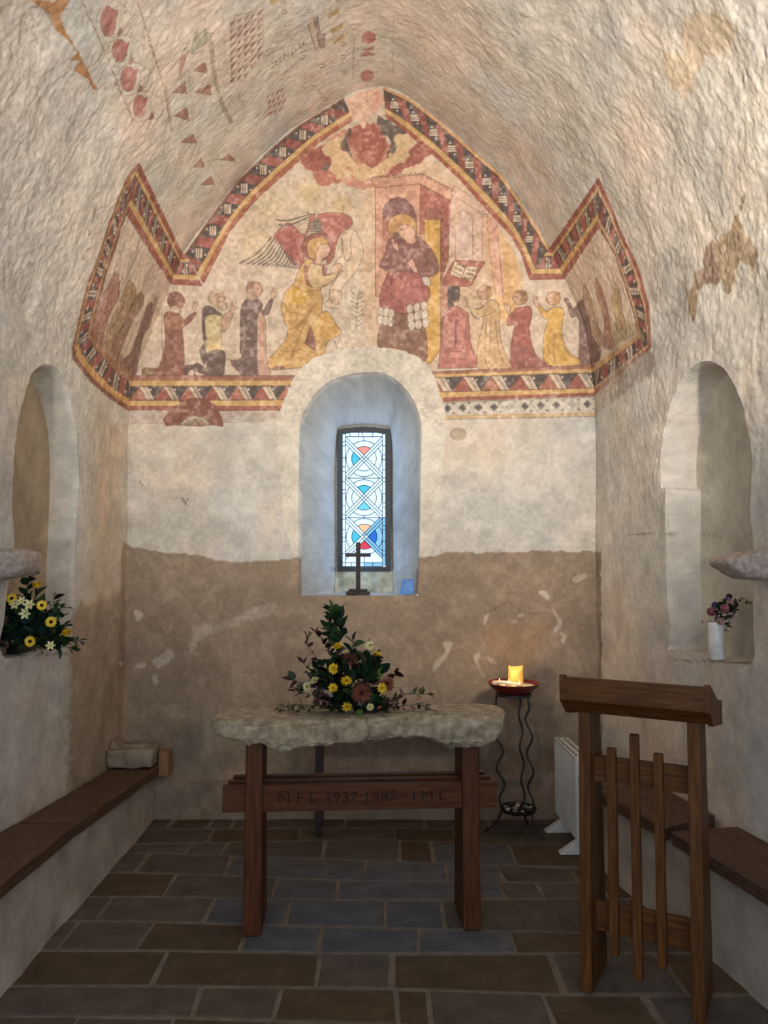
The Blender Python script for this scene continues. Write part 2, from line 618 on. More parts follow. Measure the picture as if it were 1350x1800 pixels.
def paint_borders():
    O = [(604, 172), (526, 220), (478, 260), (418, 318), (367, 386), (326, 445)]
    I = [(620, 212), (560, 252), (511, 297), (450, 352), (405, 406), (358, 500)]
    band(O, I, [(0, 0.07, (110, 64, 52)), (0.62, 0.8, YEL), (0.8, 1.0, (150, 84, 60))], (0.1, 0.62), 17, 1.1, 'L')
    O = [(674, 153), (718, 172), (763, 205), (807, 243), (840, 272), (880, 305), (911, 349), (966, 436)]
    I = [(678, 206), (700, 222), (755, 267), (807, 315), (863, 378), (896, 412), (915, 445), (930, 490)]
    band(O, I, [(0, 0.09, (200, 150, 96)), (0.09, 0.13, (96, 56, 46)), (0.68, 0.86, YEL), (0.86, 1.0, (146, 74, 58))], (0.13, 0.68), 19, -1.1, 'R')
    ZL = [(0, 0.16, (138, 72, 62)), (0.16, 0.26, YEL), (0.66, 0.82, YEL), (0.82, 1.0, (140, 76, 64))]
    # left zigzag
    band([(322, 448), (244, 285)], [(300, 500), (222, 378)], ZL, (0.26, 0.66), 11, 0.3)
    band([(326, 445), (322, 448)], [(356, 503), (300, 500)], ZL, (0.26, 0.66), 3, 0.0)
    band([(243, 286), (222, 312), (192, 389), (172, 451), (153, 498), (139, 556), (126, 612)],
         [(222, 378), (214, 402), (203, 437), (188, 480), (178, 520), (168, 560), (164, 590)],
         [(0, 0.16, (134, 84, 58)), (0.16, 0.24, (190, 150, 92)), (0.7, 0.84, (176, 130, 88)), (0.84, 1, (126, 84, 62))], (0.24, 0.7), 14, 0.4)
    band([(126, 612), (128, 632), (160, 672), (197, 704), (228, 724)], [(164, 590), (183, 614), (205, 640), (222, 655), (240, 662)],
         [(0, 0.14, (124, 72, 56)), (0.14, 0.34, (198, 146, 82)), (0.8, 1.0, (150, 104, 74))], (0.34, 0.8), 8, 0.4)
    # right zigzag
    band([(966, 436), (1052, 312)], [(992, 491), (1052, 402)], ZL, (0.26, 0.66), 10, -0.3)
    band([(965, 435), (967, 436)], [(930, 492), (992, 491)], ZL, (0.26, 0.66), 3, 0.0)
    band([(1052, 312), (1070, 350), (1089, 400), (1123, 470), (1141, 538), (1145, 612)],
         [(1052, 402), (1066, 424), (1081, 450), (1102, 515), (1114, 555), (1123, 588)],
         [(0, 0.2, (150, 82, 72)), (0.2, 0.32, (206, 166, 120)), (0.8, 0.9, (196, 156, 108)), (0.9, 1.0, (120, 76, 64))], (0.32, 0.8), 12, 0.5)
    band([(1145, 612), (1044, 696)], [(1123, 588), (1042, 645)],
         [(0, 0.18, (150, 82, 74)), (0.18, 0.3, (200, 160, 112)), (0.8, 1.0, (196, 150, 98))], (0.3, 0.8), 6, 0.4)

    def base_band(xa, xb, ya, yb, n, lower):
        """horizontal strip: ya, yb are (top,...) levels at the two ends"""
        def lv(k):
            return lambda x: np.interp(x, [xa, xb], [ya[k], yb[k]])
        l = [lv(k) for k in range(5)]

        def quad(x0, x1, k0, k1, col, a=1):
            fill(ID, [(x0, l[k0](x0)), (x1, l[k0](x1)), (x1, l[k1](x1)), (x0, l[k1](x0))], col, a, smooth=False)
        quad(xa, xb, 0, 1, (140, 90, 72))
        fill(ID, [(xa, (l[0](xa) + l[1](xa)) / 2), (xb, (l[0](xb) + l[1](xb)) / 2), (xb, l[1](xb)), (xa, l[1](xa))], YEL, 1, smooth=False)
        quad(xa, xb, 1, 2, DARK)
        w = (xb - xa) / n
        for k in range(n):
            x = xa + k * w
            t, b = l[1](x) + 1, l[2](x) - 1
            if k % 2 == 0:
                fill(ID, [(x, b), (x + w * .75, t), (x + w * 1.15, t + 3), (x + w * 1.5, b)], RED if k % 4 else (160, 96, 78), 1, smooth=False, line=0.8)
                disc(ID, (x + w * 1.35, b - 5), 2, (196, 188, 176))
            else:
                q = [(x - w * .25, t), (x + w * .45, t), (x + w * 1.0, b), (x + w * .4, b)]
                fill(ID, q, CREAM, 1, smooth=False, line=0.8)
                for f in (0.5, 0.72):
                    stroke(ID, [(q[0][0] * (1 - f) + q[1][0] * f, t), (q[3][0] * (1 - f) + q[2][0] * f, b)], 1.2, DARK)
                disc(ID, (x + w * .7, t + 5), 2, (196, 188, 176))
        quad(xa, xb, 2, 3, YEL)
        fill(ID, [(xa, (l[2](xa) + l[3](xa)) / 2 + 1), (xb, (l[2](xb) + l[3](xb)) / 2 + 1), (xb, l[3](xb)), (xa, l[3](xa))], (138, 76, 64), 1, smooth=False)
        for k in (0, 1, 2, 3):
            stroke(ID, [(xa, l[k](xa)), (xb, l[k](xb))], 0.9, LINE, 0.8)
        if lower:
            quad(xa, xb, 3, 4, (196, 188, 174))
            t, b = l[3], l[4]
            m = 11
            for k in range(m):
                x = xa + (k + .5) * (xb - xa) / m
                yc = (t(x) + b(x)) / 2
                c = (70, 68, 66) if k not in (5, 9) else (150, 146, 138)
                for dx, dy in ((-3.4, 0), (3.4, 0), (0, -3.4), (0, 3.4), (0, 0)):
                    disc(ID, (x + dx, yc + dy), 3.3, c, 0.85)
                for s in (-1, 1):
                    fill(ID, [(x + 7, yc + s * 10), (x + 16, yc + s * 10), (x + 11.5, yc + s * 6)], (90, 86, 82), 0.8, smooth=False)
            for lev in (t, b):
                stroke(ID, [(xa, lev(xa) + 1.5), (xb, lev(xb) + 1.5)], 1.2, (90, 80, 72), 0.8)
            fill(ID, [(xa, b(xa) + 1), (xb, b(xb) + 1), (xb, b(xb) + 7), (xa, b(xa) + 7)], (190, 156, 104), 0.85, smooth=False)
            stroke(ID, [(xa, b(xa) + 8), (xb, b(xb) + 8)], 1.3, (96, 80, 66), 0.8)
    base_band(228, 530, (660, 679, 704, 721, 740), (660, 678, 703, 722, 742), 14, False)
    base_band(745, 1046, (654, 664, 690, 708, 730), (641, 655, 682, 696, 724), 12, True)
    # grey wash and roundel under the left strip
    fill(ID, [(228, 722), (500, 724), (500, 740), (400, 744), (228, 746)], (168, 152, 142), 0.75, smooth=False, rough=2)
    fill(F_, [(255, 1440), (290, 1330), (400, 1220), (520, 1190), (650, 1215), (750, 1310), (785, 1440), (700, 1445), (400, 1442)], (112, 64, 56), 0.95, rough=3, soft=2)
    fill(F_, [(415, 1440), (450, 1380), (540, 1355), (620, 1380), (665, 1440)], (150, 140, 118), 0.95, line=1.0)
    fill(F_, [(455, 1440), (490, 1400), (545, 1385), (600, 1405), (630, 1440)], (120, 92, 78), 0.9, line=0.8)
    # the plain plaster ring round the window and the edge below the painting
    fill(ID, [(488, 760), (492, 720), (505, 690), (522, 655), (548, 632), (590, 616), (640, 610), (700, 614), (740, 632), (765, 665), (780, 710),
              (782, 760), (740, 1000), (530, 1000)], (210, 202, 186), 1, rough=3, soft=2)
    # grey washed paint falling on the right wall under the border
    fill(G_, [(760, 1380), (1010, 1250), (1040, 1330), (1000, 1430), (900, 1480), (780, 1590), (740, 1600)], (140, 130, 122), 0.6, rough=5, soft=6)
    fill(G_, [(640, 1560), (740, 1400), (770, 1370), (740, 1590), (650, 1680)], (186, 178, 170), 0.6, rough=4, soft=5)


def pray_hands(cp, x, y, k, d=1):
    fill(cp, [(x, y + 40 * k), (x - 4 * d * k, y + 5 * k), (x + 8 * d * k, y - 38 * k), (x + 18 * d * k, y - 30 * k), (x + 16 * d * k, y - 8 * k),
              (x + 34 * d * k, y - 40 * k), (x + 46 * d * k, y - 34 * k), (x + 36 * d * k, y + 4 * k), (x + 20 * d * k, y + 40 * k)],
         (200, 160, 134), 0.9, line=0.8, n=3)


def face(cp, x, y, r, skin, hair, d=1):
    disc(cp, (x, y), r, hair, 0.95)
    fill(cp, [(x - .1 * d * r, y - .55 * r), (x + .7 * d * r, y - .6 * r), (x + .98 * d * r, y - .1 * r), (x + 1.08 * d * r, y + .25 * r), (x + .8 * d * r, y + .8 * r),
              (x + .2 * d * r, y + 1.05 * r), (x - .1 * d * r, y + .5 * r)], skin, 0.95, n=3)
    t = np.linspace(0, 2 * math.pi, 16)
    stroke(cp, np.c_[x + r * np.cos(t), y + r * np.sin(t)], 0.9, LINE, 0.7)
    stroke(cp, [(x + .35 * d * r, y - .1 * r), (x + .6 * d * r, y - .12 * r)], 1.2)
    stroke(cp, [(x + .85 * d * r, y - .2 * r), (x + 1.08 * d * r, y + .25 * r), (x + .85 * d * r, y + .3 * r)], 0.8)
    stroke(cp, [(x + .55 * d * r, y + .55 * r), (x + .85 * d * r, y + .55 * r)], 0.9)
    for k in range(9):                      # locks of hair
        an = math.radians(95 + 24 * k)
        hx, hy = x - d * .8 * r * math.sin(an - 1.6), y + .8 * r * math.cos(an - .4)
        if (hx - x) * d < .25 * r or hy < y - .45 * r:
            stroke(cp, [(hx - .16 * r, hy), (hx, hy - .16 * r), (hx + .16 * r, hy), (hx, hy + .12 * r)], .7, LINE, .45)
    stroke(cp, [(x - .1 * d * r, y - .5 * r), (x - .12 * d * r, y), (x, y + .45 * r)], .8, LINE, .5)


def paint_left_figures():
    SK = (190, 152, 128)
    # three kneeling on the left
    fill(F_, [(255, 430), (300, 400), (400, 430), (410, 500), (480, 440), (530, 410), (545, 430), (480, 510), (420, 560), (430, 700), (438, 990),
              (420, 1010), (160, 1020), (65, 1050), (60, 925), (190, 920), (235, 820), (262, 650), (250, 500)], (126, 78, 68), 0.95, line=0.9)
    fill(F_, [(270, 450), (400, 440), (440, 500), (400, 550), (290, 560)], (160, 116, 84), 0.7)
    fill(F_, [(62, 920), (150, 930), (150, 1040), (65, 1050)], (136, 116, 84), 0.7)
    stroke(F_, [(235, 440), (228, 600), (240, 800), (215, 880)], 1.0)
    stroke(F_, [(330, 570), (320, 760), (340, 960)], 0.8, LINE, .6)
    stroke(F_, [(270, 720), (330, 735)], 1.2)
    face(F_, 358, 300, 78, (140, 92, 80), (118, 76, 70))
    fill(F_, [(320, 360), (370, 350), (410, 400), (360, 420), (310, 400)], (196, 172, 150), 0.8, line=.7)
    pray_hands(F_, 512, 350, 1.1)
    # bearded figure in armour
    fill(F_, [(600, 400), (640, 350), (700, 370), (780, 440), (640, 450), (625, 600), (640, 640), (620, 700), (640, 800), (620, 890), (570, 760), (610, 700), (600, 560)], (78, 66, 66), 0.9, line=.8)
    fill(F_, [(640, 440), (780, 440), (800, 500), (770, 600), (780, 700), (750, 780), (640, 740), (640, 640), (625, 560)], (184, 164, 116), 0.9, line=.9)
    fill(F_, [(640, 720), (760, 690), (770, 760), (700, 790)], (220, 184, 120), 0.8)
    fill(F_, [(780, 460), (850, 400), (880, 430), (830, 560), (780, 580)], SK, 0.9, line=.9)
    fill(F_, [(640, 780), (790, 760), (810, 860), (790, 980), (740, 990), (640, 985), (540, 950), (545, 1015), (520, 1015), (525, 940), (480, 945), (460, 1020), (442, 1010),
              (445, 900), (520, 890), (560, 870), (640, 920)], (86, 68, 68), 0.95, line=.9)
    face(F_, 730, 278, 74, SK, (190, 160, 132))
    fill(F_, [(740, 330), (800, 310), (830, 360), (800, 390), (750, 380)], (190, 164, 136), 0.9, line=.8)
    pray_hands(F_, 862, 370, 1.2)
    # monk in dark habit
    fill(F_, [(960, 350), (1010, 290), (1110, 290), (1150, 340), (1150, 400), (1215, 300), (1245, 300), (1200, 430), (1100, 450), (1110, 700), (1110, 985), (960, 990), (870, 890),
              (850, 850), (940, 840), (965, 780), (945, 760), (948, 450)], (92, 74, 72), 0.95, line=.9)
    fill(F_, [(1105, 450), (1170, 460), (1180, 700), (1190, 880), (1225, 970), (1110, 985)], (188, 146, 128), 0.95, line=.9)
    fill(F_, [(808, 860), (850, 840), (870, 890), (950, 985), (820, 985)], (196, 180, 156), 0.8, line=.8)
    stroke(F_, [(965, 480), (985, 600), (965, 770)], 1.6, (190, 170, 150), .7)
    face(F_, 1075, 200, 74, SK, (150, 108, 92))
    fill(F_, [(1010, 240), (1060, 230), (1100, 290), (1020, 290)], (180, 144, 122), 0.9, line=.7)
    pray_hands(F_, 1232, 240, 1.2)
    # figures on the left return wall, seen very obliquely
    fill(E_, [(330, 830), (380, 740), (395, 890), (340, 1000), (300, 1140), (270, 1250), (210, 1190), (250, 1000), (290, 900)], (156, 96, 82), .75, line=.8, soft=2)
    fill(E_, [(430, 860), (455, 800), (500, 860), (480, 960), (400, 1120), (360, 1260), (310, 1200), (330, 1080), (390, 960)], (144, 112, 78), .75, line=.8, soft=2)
    fill(E_, [(500, 900), (540, 880), (545, 960), (470, 1080), (400, 1260), (380, 1330), (350, 1300), (370, 1180), (440, 1040)], (132, 94, 72), .75, line=.8, soft=2)
    fill(E_, [(560, 990), (600, 940), (600, 1060), (550, 1150), (520, 1280), (500, 1400), (440, 1400), (400, 1330), (470, 1250), (520, 1110)], (106, 74, 68), .85, soft=2, line=.8)
    fill(E_, [(610, 930), (640, 900), (620, 1000), (600, 1040)], (130, 96, 84), .6, soft=3)
    fill(E_, [(280, 1130), (380, 1230), (480, 1380), (400, 1390), (300, 1290), (240, 1210)], (122, 84, 64), .55, soft=4)
    for x0, y0, x1, y1 in ((440, 1060, 330, 1230), (480, 1130, 400, 1330), (350, 900, 300, 1080), (420, 960, 350, 1100), (395, 740, 388, 890)):
        stroke(E_, [(x0, y0), (x1, y1)], 1.1, LINE, .6)


def paint_angel():
    # scroll
    fill(B_, [(1050, 480), (1040, 400), (1090, 335), (1150, 330), (1215, 430), (1240, 540), (1180, 700), (1050, 860), (1040, 980), (1040, 1045), (920, 1040), (890, 1000),
              (930, 960), (940, 860), (1000, 770), (1060, 700), (1000, 720), (970, 700), (975, 640), (1030, 580)], (214, 186, 156), 0.9, line=1.0)
    stroke(B_, [(1040, 400), (1060, 560), (1090, 620), (1130, 560), (1120, 450), (1150, 340)], 1.0)
    stroke(B_, [(950, 870), (1040, 900)], 1.0)
    for k in range(5):
        stroke(B_, [(940 + k * 18, 960 + (k % 2) * 20), (950 + k * 18, 1010)], 1.1, DRED, .8)
    # wings
    fill(B_, [(700, 370), (760, 200), (800, 200), (770, 280), (700, 420), (690, 520), (700, 600), (650, 680), (560, 600), (470, 450), (420, 400), (470, 330), (560, 270)], (158, 84, 78), .95, line=1)
    fill(B_, [(810, 215), (880, 180), (980, 175), (1080, 190), (1140, 240), (1120, 300), (1040, 360), (1000, 440), (960, 600), (900, 650), (930, 500), (870, 400), (850, 330)], (164, 92, 84), .95, line=1)
    fill(B_, [(690, 400), (720, 480), (700, 600), (670, 600), (640, 480)], (198, 136, 122), .6, soft=6)
    fill(B_, [(740, 330), (790, 240), (850, 260), (860, 350)], (120, 108, 98), .85)
    for k in range(4):
        stroke(B_, [(730, 350 - 25 * k), (850, 345 - 30 * k)], 1.1, (64, 56, 56), .8)
    for k in range(13):
        f = k / 12
        a = (400 + 250 * f, 400 + 240 * f)
        b = (110 + 510 * f ** .8, 640 + 40 * f)
        stroke(B_, [a, ((a[0] + b[0]) / 2 + 15, (a[1] + b[1]) / 2 + 25), b], 2.6, (84, 74, 72), .85)
        stroke(B_, [(a[0] + 12, a[1] + 10), (b[0] + 30, b[1])], 0.8, (190, 172, 150), .6)
    for y in (240, 285):
        stroke(B_, [(440 if y < 260 else 470, y), (560, y + 5), (760, 190 + (y - 240) * .4)], 2.4, (78, 68, 66), .9)
    stroke(B_, [(740, 180), (725, 165), (740, 185), (800, 190)], 1.2)
    # halo and head
    t = np.linspace(0, 2 * math.pi, 18, endpoint=False)
    fill(B_, np.c_[822 + 145 * np.cos(t), 490 + 130 * np.sin(t)], (140, 80, 74), .95, smooth=False, line=1.1)
    fill(B_, [(725, 470), (760, 420), (850, 400), (910, 430), (900, 480), (850, 470), (830, 560), (790, 600), (740, 570)], (206, 160, 100), .95, line=.9)
    fill(B_, [(830, 490), (890, 460), (930, 480), (935, 530), (910, 570), (870, 600), (840, 650), (790, 640), (800, 590)], (210, 170, 138), .95, line=.8)
    for x, y in ((760, 450), (800, 430), (850, 430), (750, 510), (780, 550), (820, 500), (800, 480)):
        stroke(B_, [(x - 14, y), (x, y - 12), (x + 14, y), (x, y + 10)], .8, (130, 90, 56), .7)
    stroke(B_, [(870, 500), (895, 500)], 1.2)
    # robe
    fill(B_, [(700, 620), (760, 600), (800, 650), (870, 660), (900, 740), (980, 720), (1000, 760), (900, 840), (850, 870), (870, 980), (860, 1080), (920, 1080), (980, 1180), (1040, 1275),
              (920, 1350), (890, 1420), (860, 1510), (700, 1580), (560, 1600), (400, 1610), (365, 1530), (450, 1430), (530, 1330), (545, 1250), (500, 1100), (490, 1010), (530, 900),
              (610, 810), (640, 720)], (198, 152, 88), .95, line=1.1)
    fill(B_, [(530, 900), (620, 860), (740, 900), (700, 1000), (560, 1010)], (212, 164, 72), .8, soft=6)
    fill(B_, [(760, 1220), (860, 1100), (920, 1100), (1000, 1240), (900, 1330), (800, 1330)], (208, 160, 84), .7, soft=6)
    fill(B_, [(740, 660), (790, 640), (870, 670), (890, 750), (1000, 720), (960, 800), (860, 850), (760, 850), (730, 760)], (206, 176, 132), .9, line=.9)
    fill(B_, [(755, 1200), (800, 1330), (805, 1440), (705, 1370)], (124, 80, 74), .95, smooth=False, line=.8)
    fill(B_, [(700, 650), (735, 680), (740, 800), (780, 860), (720, 830), (695, 740)], (140, 90, 72), .9)
    fill(B_, [(870, 640), (910, 680), (890, 750), (860, 740)], (124, 78, 72), .9)
    fill(B_, [(940, 690), (1000, 640), (1040, 650), (1040, 690), (990, 740)], (206, 166, 136), .9, line=.9)
    for p in ([(540, 1150), (640, 1230), (760, 1080), (840, 960)], [(545, 1250), (650, 1200), (800, 1000)], [(640, 860), (700, 900), (860, 870)], [(560, 1600), (640, 1340), (760, 1080)],
              [(450, 1430), (560, 1440), (680, 1420)], [(680, 1580), (800, 1480), (880, 1350)], [(520, 1000), (560, 1080), (640, 1090)], [(770, 1200), (860, 1090)], [(600, 1400), (580, 1500)]):
        stroke(B_, p, 1.0, (110, 74, 44), .8)
    fill(B_, [(410, 1590), (500, 1570), (520, 1600), (420, 1612)], (120, 80, 70), .9)
    stroke(B_, [(970, 1330), (995, 1400), (990, 1440)], 1.0)
    stroke(B_, [(1020, 1290), (1050, 1380)], 1.0)
    # lily
    for p in ([(1170, 1240), (1180, 1060), (1200, 880)],):
        stroke(B_, p, 1.2, (90, 84, 66), .8)
    for k in range(8):
        y = 900 + k * 40
        for s in (-1, 1):
            stroke(B_, [(1182, y + 30), (1182 + s * (45 + 10 * (k % 3)), y)], 1.7, (96, 90, 72), .65)
    for k in range(12):
        x = 1090 + k * 16
        stroke(B_, [(1180, 960), (x, 830 + 26 * (k % 4))], .8, (110, 96, 76), .5)


def paint_mary():
    # building
    fill(C_, [(110, 70), (160, 50), (300, 60), (560, 30), (860, 180), (810, 270), (800, 470), (790, 800), (720, 970), (715, 1280), (150, 1100), (150, 150)], (202, 146, 120), .95, smooth=False, line=1.0)
    fill(C_, [(545, 120), (810, 265), (800, 470), (790, 760), (740, 830), (700, 560), (540, 560)], (158, 88, 78), .95, smooth=False, line=.9)
    fill(C_, [(215, 780), (215, 350), (235, 300), (285, 250), (350, 228), (425, 258), (480, 320), (508, 390), (518, 780)], (112, 70, 74), .95, smooth=False, line=1)
    fill(C_, [(215, 430), (270, 400), (300, 700), (215, 780)], (178, 118, 100), .95, smooth=False)
    fill(C_, [(580, 430), (582, 400), (610, 345), (670, 310), (715, 350), (738, 400), (740, 430)], (150, 92, 84), .95, smooth=False, line=.9)
    fill(C_, [(580, 428), (722, 428), (722, 1560), (640, 1690), (600, 1690), (585, 1400), (600, 960), (580, 600)], (208, 158, 78), .97, smooth=False, line=.9)
    fill(C_, [(725, 430), (800, 470), (790, 760), (725, 980)], (140, 76, 68), .9, smooth=False, line=.8)
    for k in range(12):
        f = k / 11
        x, y = (120 + 440 * f, 65 - 30 * f) if f < .99 else (560, 35)
        stroke(C_, [(x, y), (x + 18, y - 18), (x + 36, y - 2)], 1.0)
    for k in range(8):
        x, y = 570 + 36 * k, 45 + 20 * k
        stroke(C_, [(x, y), (x + 25, y - 6), (x + 32, y + 18)], 1.0)
    stroke(C_, [(150, 150), (545, 115), (810, 265)], 1.0, smooth=False)
    stroke(C_, [(150, 150), (150, 1100)], 1.0)
    stroke(C_, [(240, 130), (250, 230), (280, 260)], .8, LINE, .5)
    # right-hand chapel in outline
    fill(C_, [(805, 280), (840, 140), (1170, 340), (1220, 400), (1260, 700), (1280, 1100), (1210, 1110), (1160, 700), (1130, 400), (1100, 800), (850, 790), (790, 470)], (216, 176, 160), .6, smooth=False, soft=3)
    fill(C_, [(1140, 400), (1215, 400), (1270, 1000), (1200, 1000), (1150, 700)], (206, 148, 124), .7, smooth=False, soft=3)
    fill(C_, [(860, 440), (920, 350), (1000, 430), (1000, 780), (860, 790)], (222, 190, 176), .6, smooth=False, soft=3)
    for p in ([(805, 280), (840, 130), (1170, 340)], [(850, 225), (1085, 380), (1090, 780)], [(825, 440), (860, 380), (920, 345), (990, 390), (1005, 440), (1003, 780)], [(1170, 340), (1130, 390), (1150, 700), (1210, 1110)],
              [(1215, 400), (1270, 1130)], [(1140, 385), (1085, 380)], [(790, 470), (850, 510), (850, 790)], [(1240, 690), (1280, 1130)], [(825, 440), (800, 470)]):
        stroke(C_, p, .9, (130, 84, 70), .8, smooth=False)
    # the seated figure
    fill(C_, [(260, 620), (300, 590), (360, 640), (430, 600), (500, 570), (600, 640), (680, 760), (705, 880), (640, 930), (540, 930), (520, 890), (290, 890), (210, 860), (188, 820), (230, 740)], (126, 82, 80), .97, line=1.1)
    fill(C_, [(290, 890), (520, 900), (560, 960), (630, 1060), (600, 1170), (520, 1230), (400, 1260), (280, 1240), (190, 1180), (200, 1050), (240, 950)], (150, 82, 80), .97, line=1.1)
    fill(C_, [(330, 950), (480, 960), (560, 1080), (460, 1180), (320, 1160)], (176, 108, 100), .6, soft=10)
    fill(C_, [(195, 1350), (290, 1250), (420, 1260), (520, 1240), (590, 1400), (600, 1660), (480, 1640), (330, 1560), (175, 1545)], (122, 86, 70), .97, line=1)
    for cx in (195, 245, 290):
        for j in range(2):
            disc(C_, (cx - 5 * j, 1240 + 70 * j + (cx - 195) * .2), 30, (206, 190, 170), .95, ry=44, line=.8)
    for cx in (460, 520, 585):
        for j in range(3):
            disc(C_, (cx + 8 * j - 8, 1215 + 75 * j - (cx - 460) * .2), 30, (206, 190, 172), .95, ry=44, line=.8)
    fill(C_, [(565, 940), (620, 940), (630, 1010), (580, 1000)], (216, 206, 190), .9, line=.7)
    t = np.linspace(0, 2 * math.pi, 18, endpoint=False)
    fill(C_, np.c_[385 + 132 * np.cos(t), 495 + 118 * np.sin(t)], (196, 146, 92), .97, smooth=False, line=1.2)
    fill(C_, [(300, 560), (330, 540), (420, 600), (380, 640), (330, 610)], (110, 72, 72), .9)
    fill(C_, [(350, 500), (400, 470), (470, 500), (510, 560), (500, 630), (440, 640), (400, 600), (360, 560)], (214, 164, 140), .95, line=.8)
    stroke(C_, [(360, 520), (395, 515)], 1.2)
    stroke(C_, [(380, 550), (400, 575)], .9)
    stroke(C_, [(500, 540), (515, 640), (600, 780), (590, 860)], 1.0)
    fill(C_, [(290, 610), (305, 600), (320, 640), (335, 625), (355, 680), (350, 715), (310, 680)], (212, 162, 140), .95, line=.9)
    fill(C_, [(440, 820), (470, 770), (500, 830), (520, 890), (490, 890)], (212, 164, 142), .95, line=.9)
    for p in ([(230, 860), (300, 780), (340, 700)], [(380, 640), (390, 740), (370, 830)], [(500, 640), (470, 780)], [(300, 900), (290, 1100), (400, 1170)], [(340, 900), (420, 1000)], [(320, 1290), (420, 1440), (590, 1650)],
              [(300, 1280), (310, 1500)], [(540, 890), (640, 880), (690, 860)], [(450, 660), (420, 760), (400, 840)], [(600, 650), (610, 780), (560, 860)]):
        stroke(C_, p, 1.0, (70, 44, 44), .8)
    # lectern with the open book
    fill(C_, [(840, 785), (1110, 800), (1000, 1000), (960, 1020), (735, 1010), (740, 960)], (164, 94, 80), .97, smooth=False, line=1.1)
    fill(C_, [(850, 790), (940, 850), (905, 950), (805, 905)], (222, 194, 160), 1, smooth=False, line=.9)
    fill(C_, [(955, 840), (1055, 850), (995, 975), (905, 940)], (222, 194, 160), 1, smooth=False, line=.9)
    for r_, (x, y, n_) in enumerate(((868, 815, 5), (853, 855, 5), (838, 893, 5), (962, 868, 5), (948, 905, 5), (930, 940, 5))):
        for k in range(n_):
            x2, y2 = x + 14.5 * k, y + 6.0 * k - (4 * k if r_ > 2 else 0)
            stroke(C_, [(x2, y2 - 9), (x2 - 3, y2 + 10)], 1.0, (56, 40, 36), .95)
            if (k + r_) % 2:
                stroke(C_, [(x2, y2 - 9), (x2 + 9, y2 - 4), (x2 + 6, y2 + 12)], 0.8, (56, 40, 36), .9)
            else:
                stroke(C_, [(x2 - 3, y2 + 10), (x2 + 8, y2 + 9)], 0.8, (56, 40, 36), .9)
    fill(C_, [(785, 1020), (890, 1020), (890, 1150), (835, 1155), (835, 1250), (815, 1245), (815, 1200), (785, 1195)], (74, 64, 64), .97, smooth=False, line=.8)
    fill(C_, [(735, 1280), (800, 1200), (870, 1190), (970, 1255), (980, 1480), (1000, 1560), (1040, 1640), (1040, 1730), (700, 1740), (720, 1560), (725, 1400)], (172, 102, 92), .97, smooth=False, line=1)
    fill(C_, [(740, 1290), (850, 1340), (850, 1560), (740, 1560)], (206, 142, 128), .8, smooth=False, line=.8)
    fill(C_, [(860, 1340), (960, 1270), (920, 1560), (860, 1560)], (196, 128, 116), .8, smooth=False, line=.8)
    fill(C_, [(800, 1590), (910, 1590), (950, 1650), (780, 1650)], (204, 138, 118), .8, smooth=False, line=.7)
    fill(C_, [(735, 1020), (780, 1020), (780, 1200), (730, 1270)], (186, 118, 96), .9, smooth=False, line=.7)


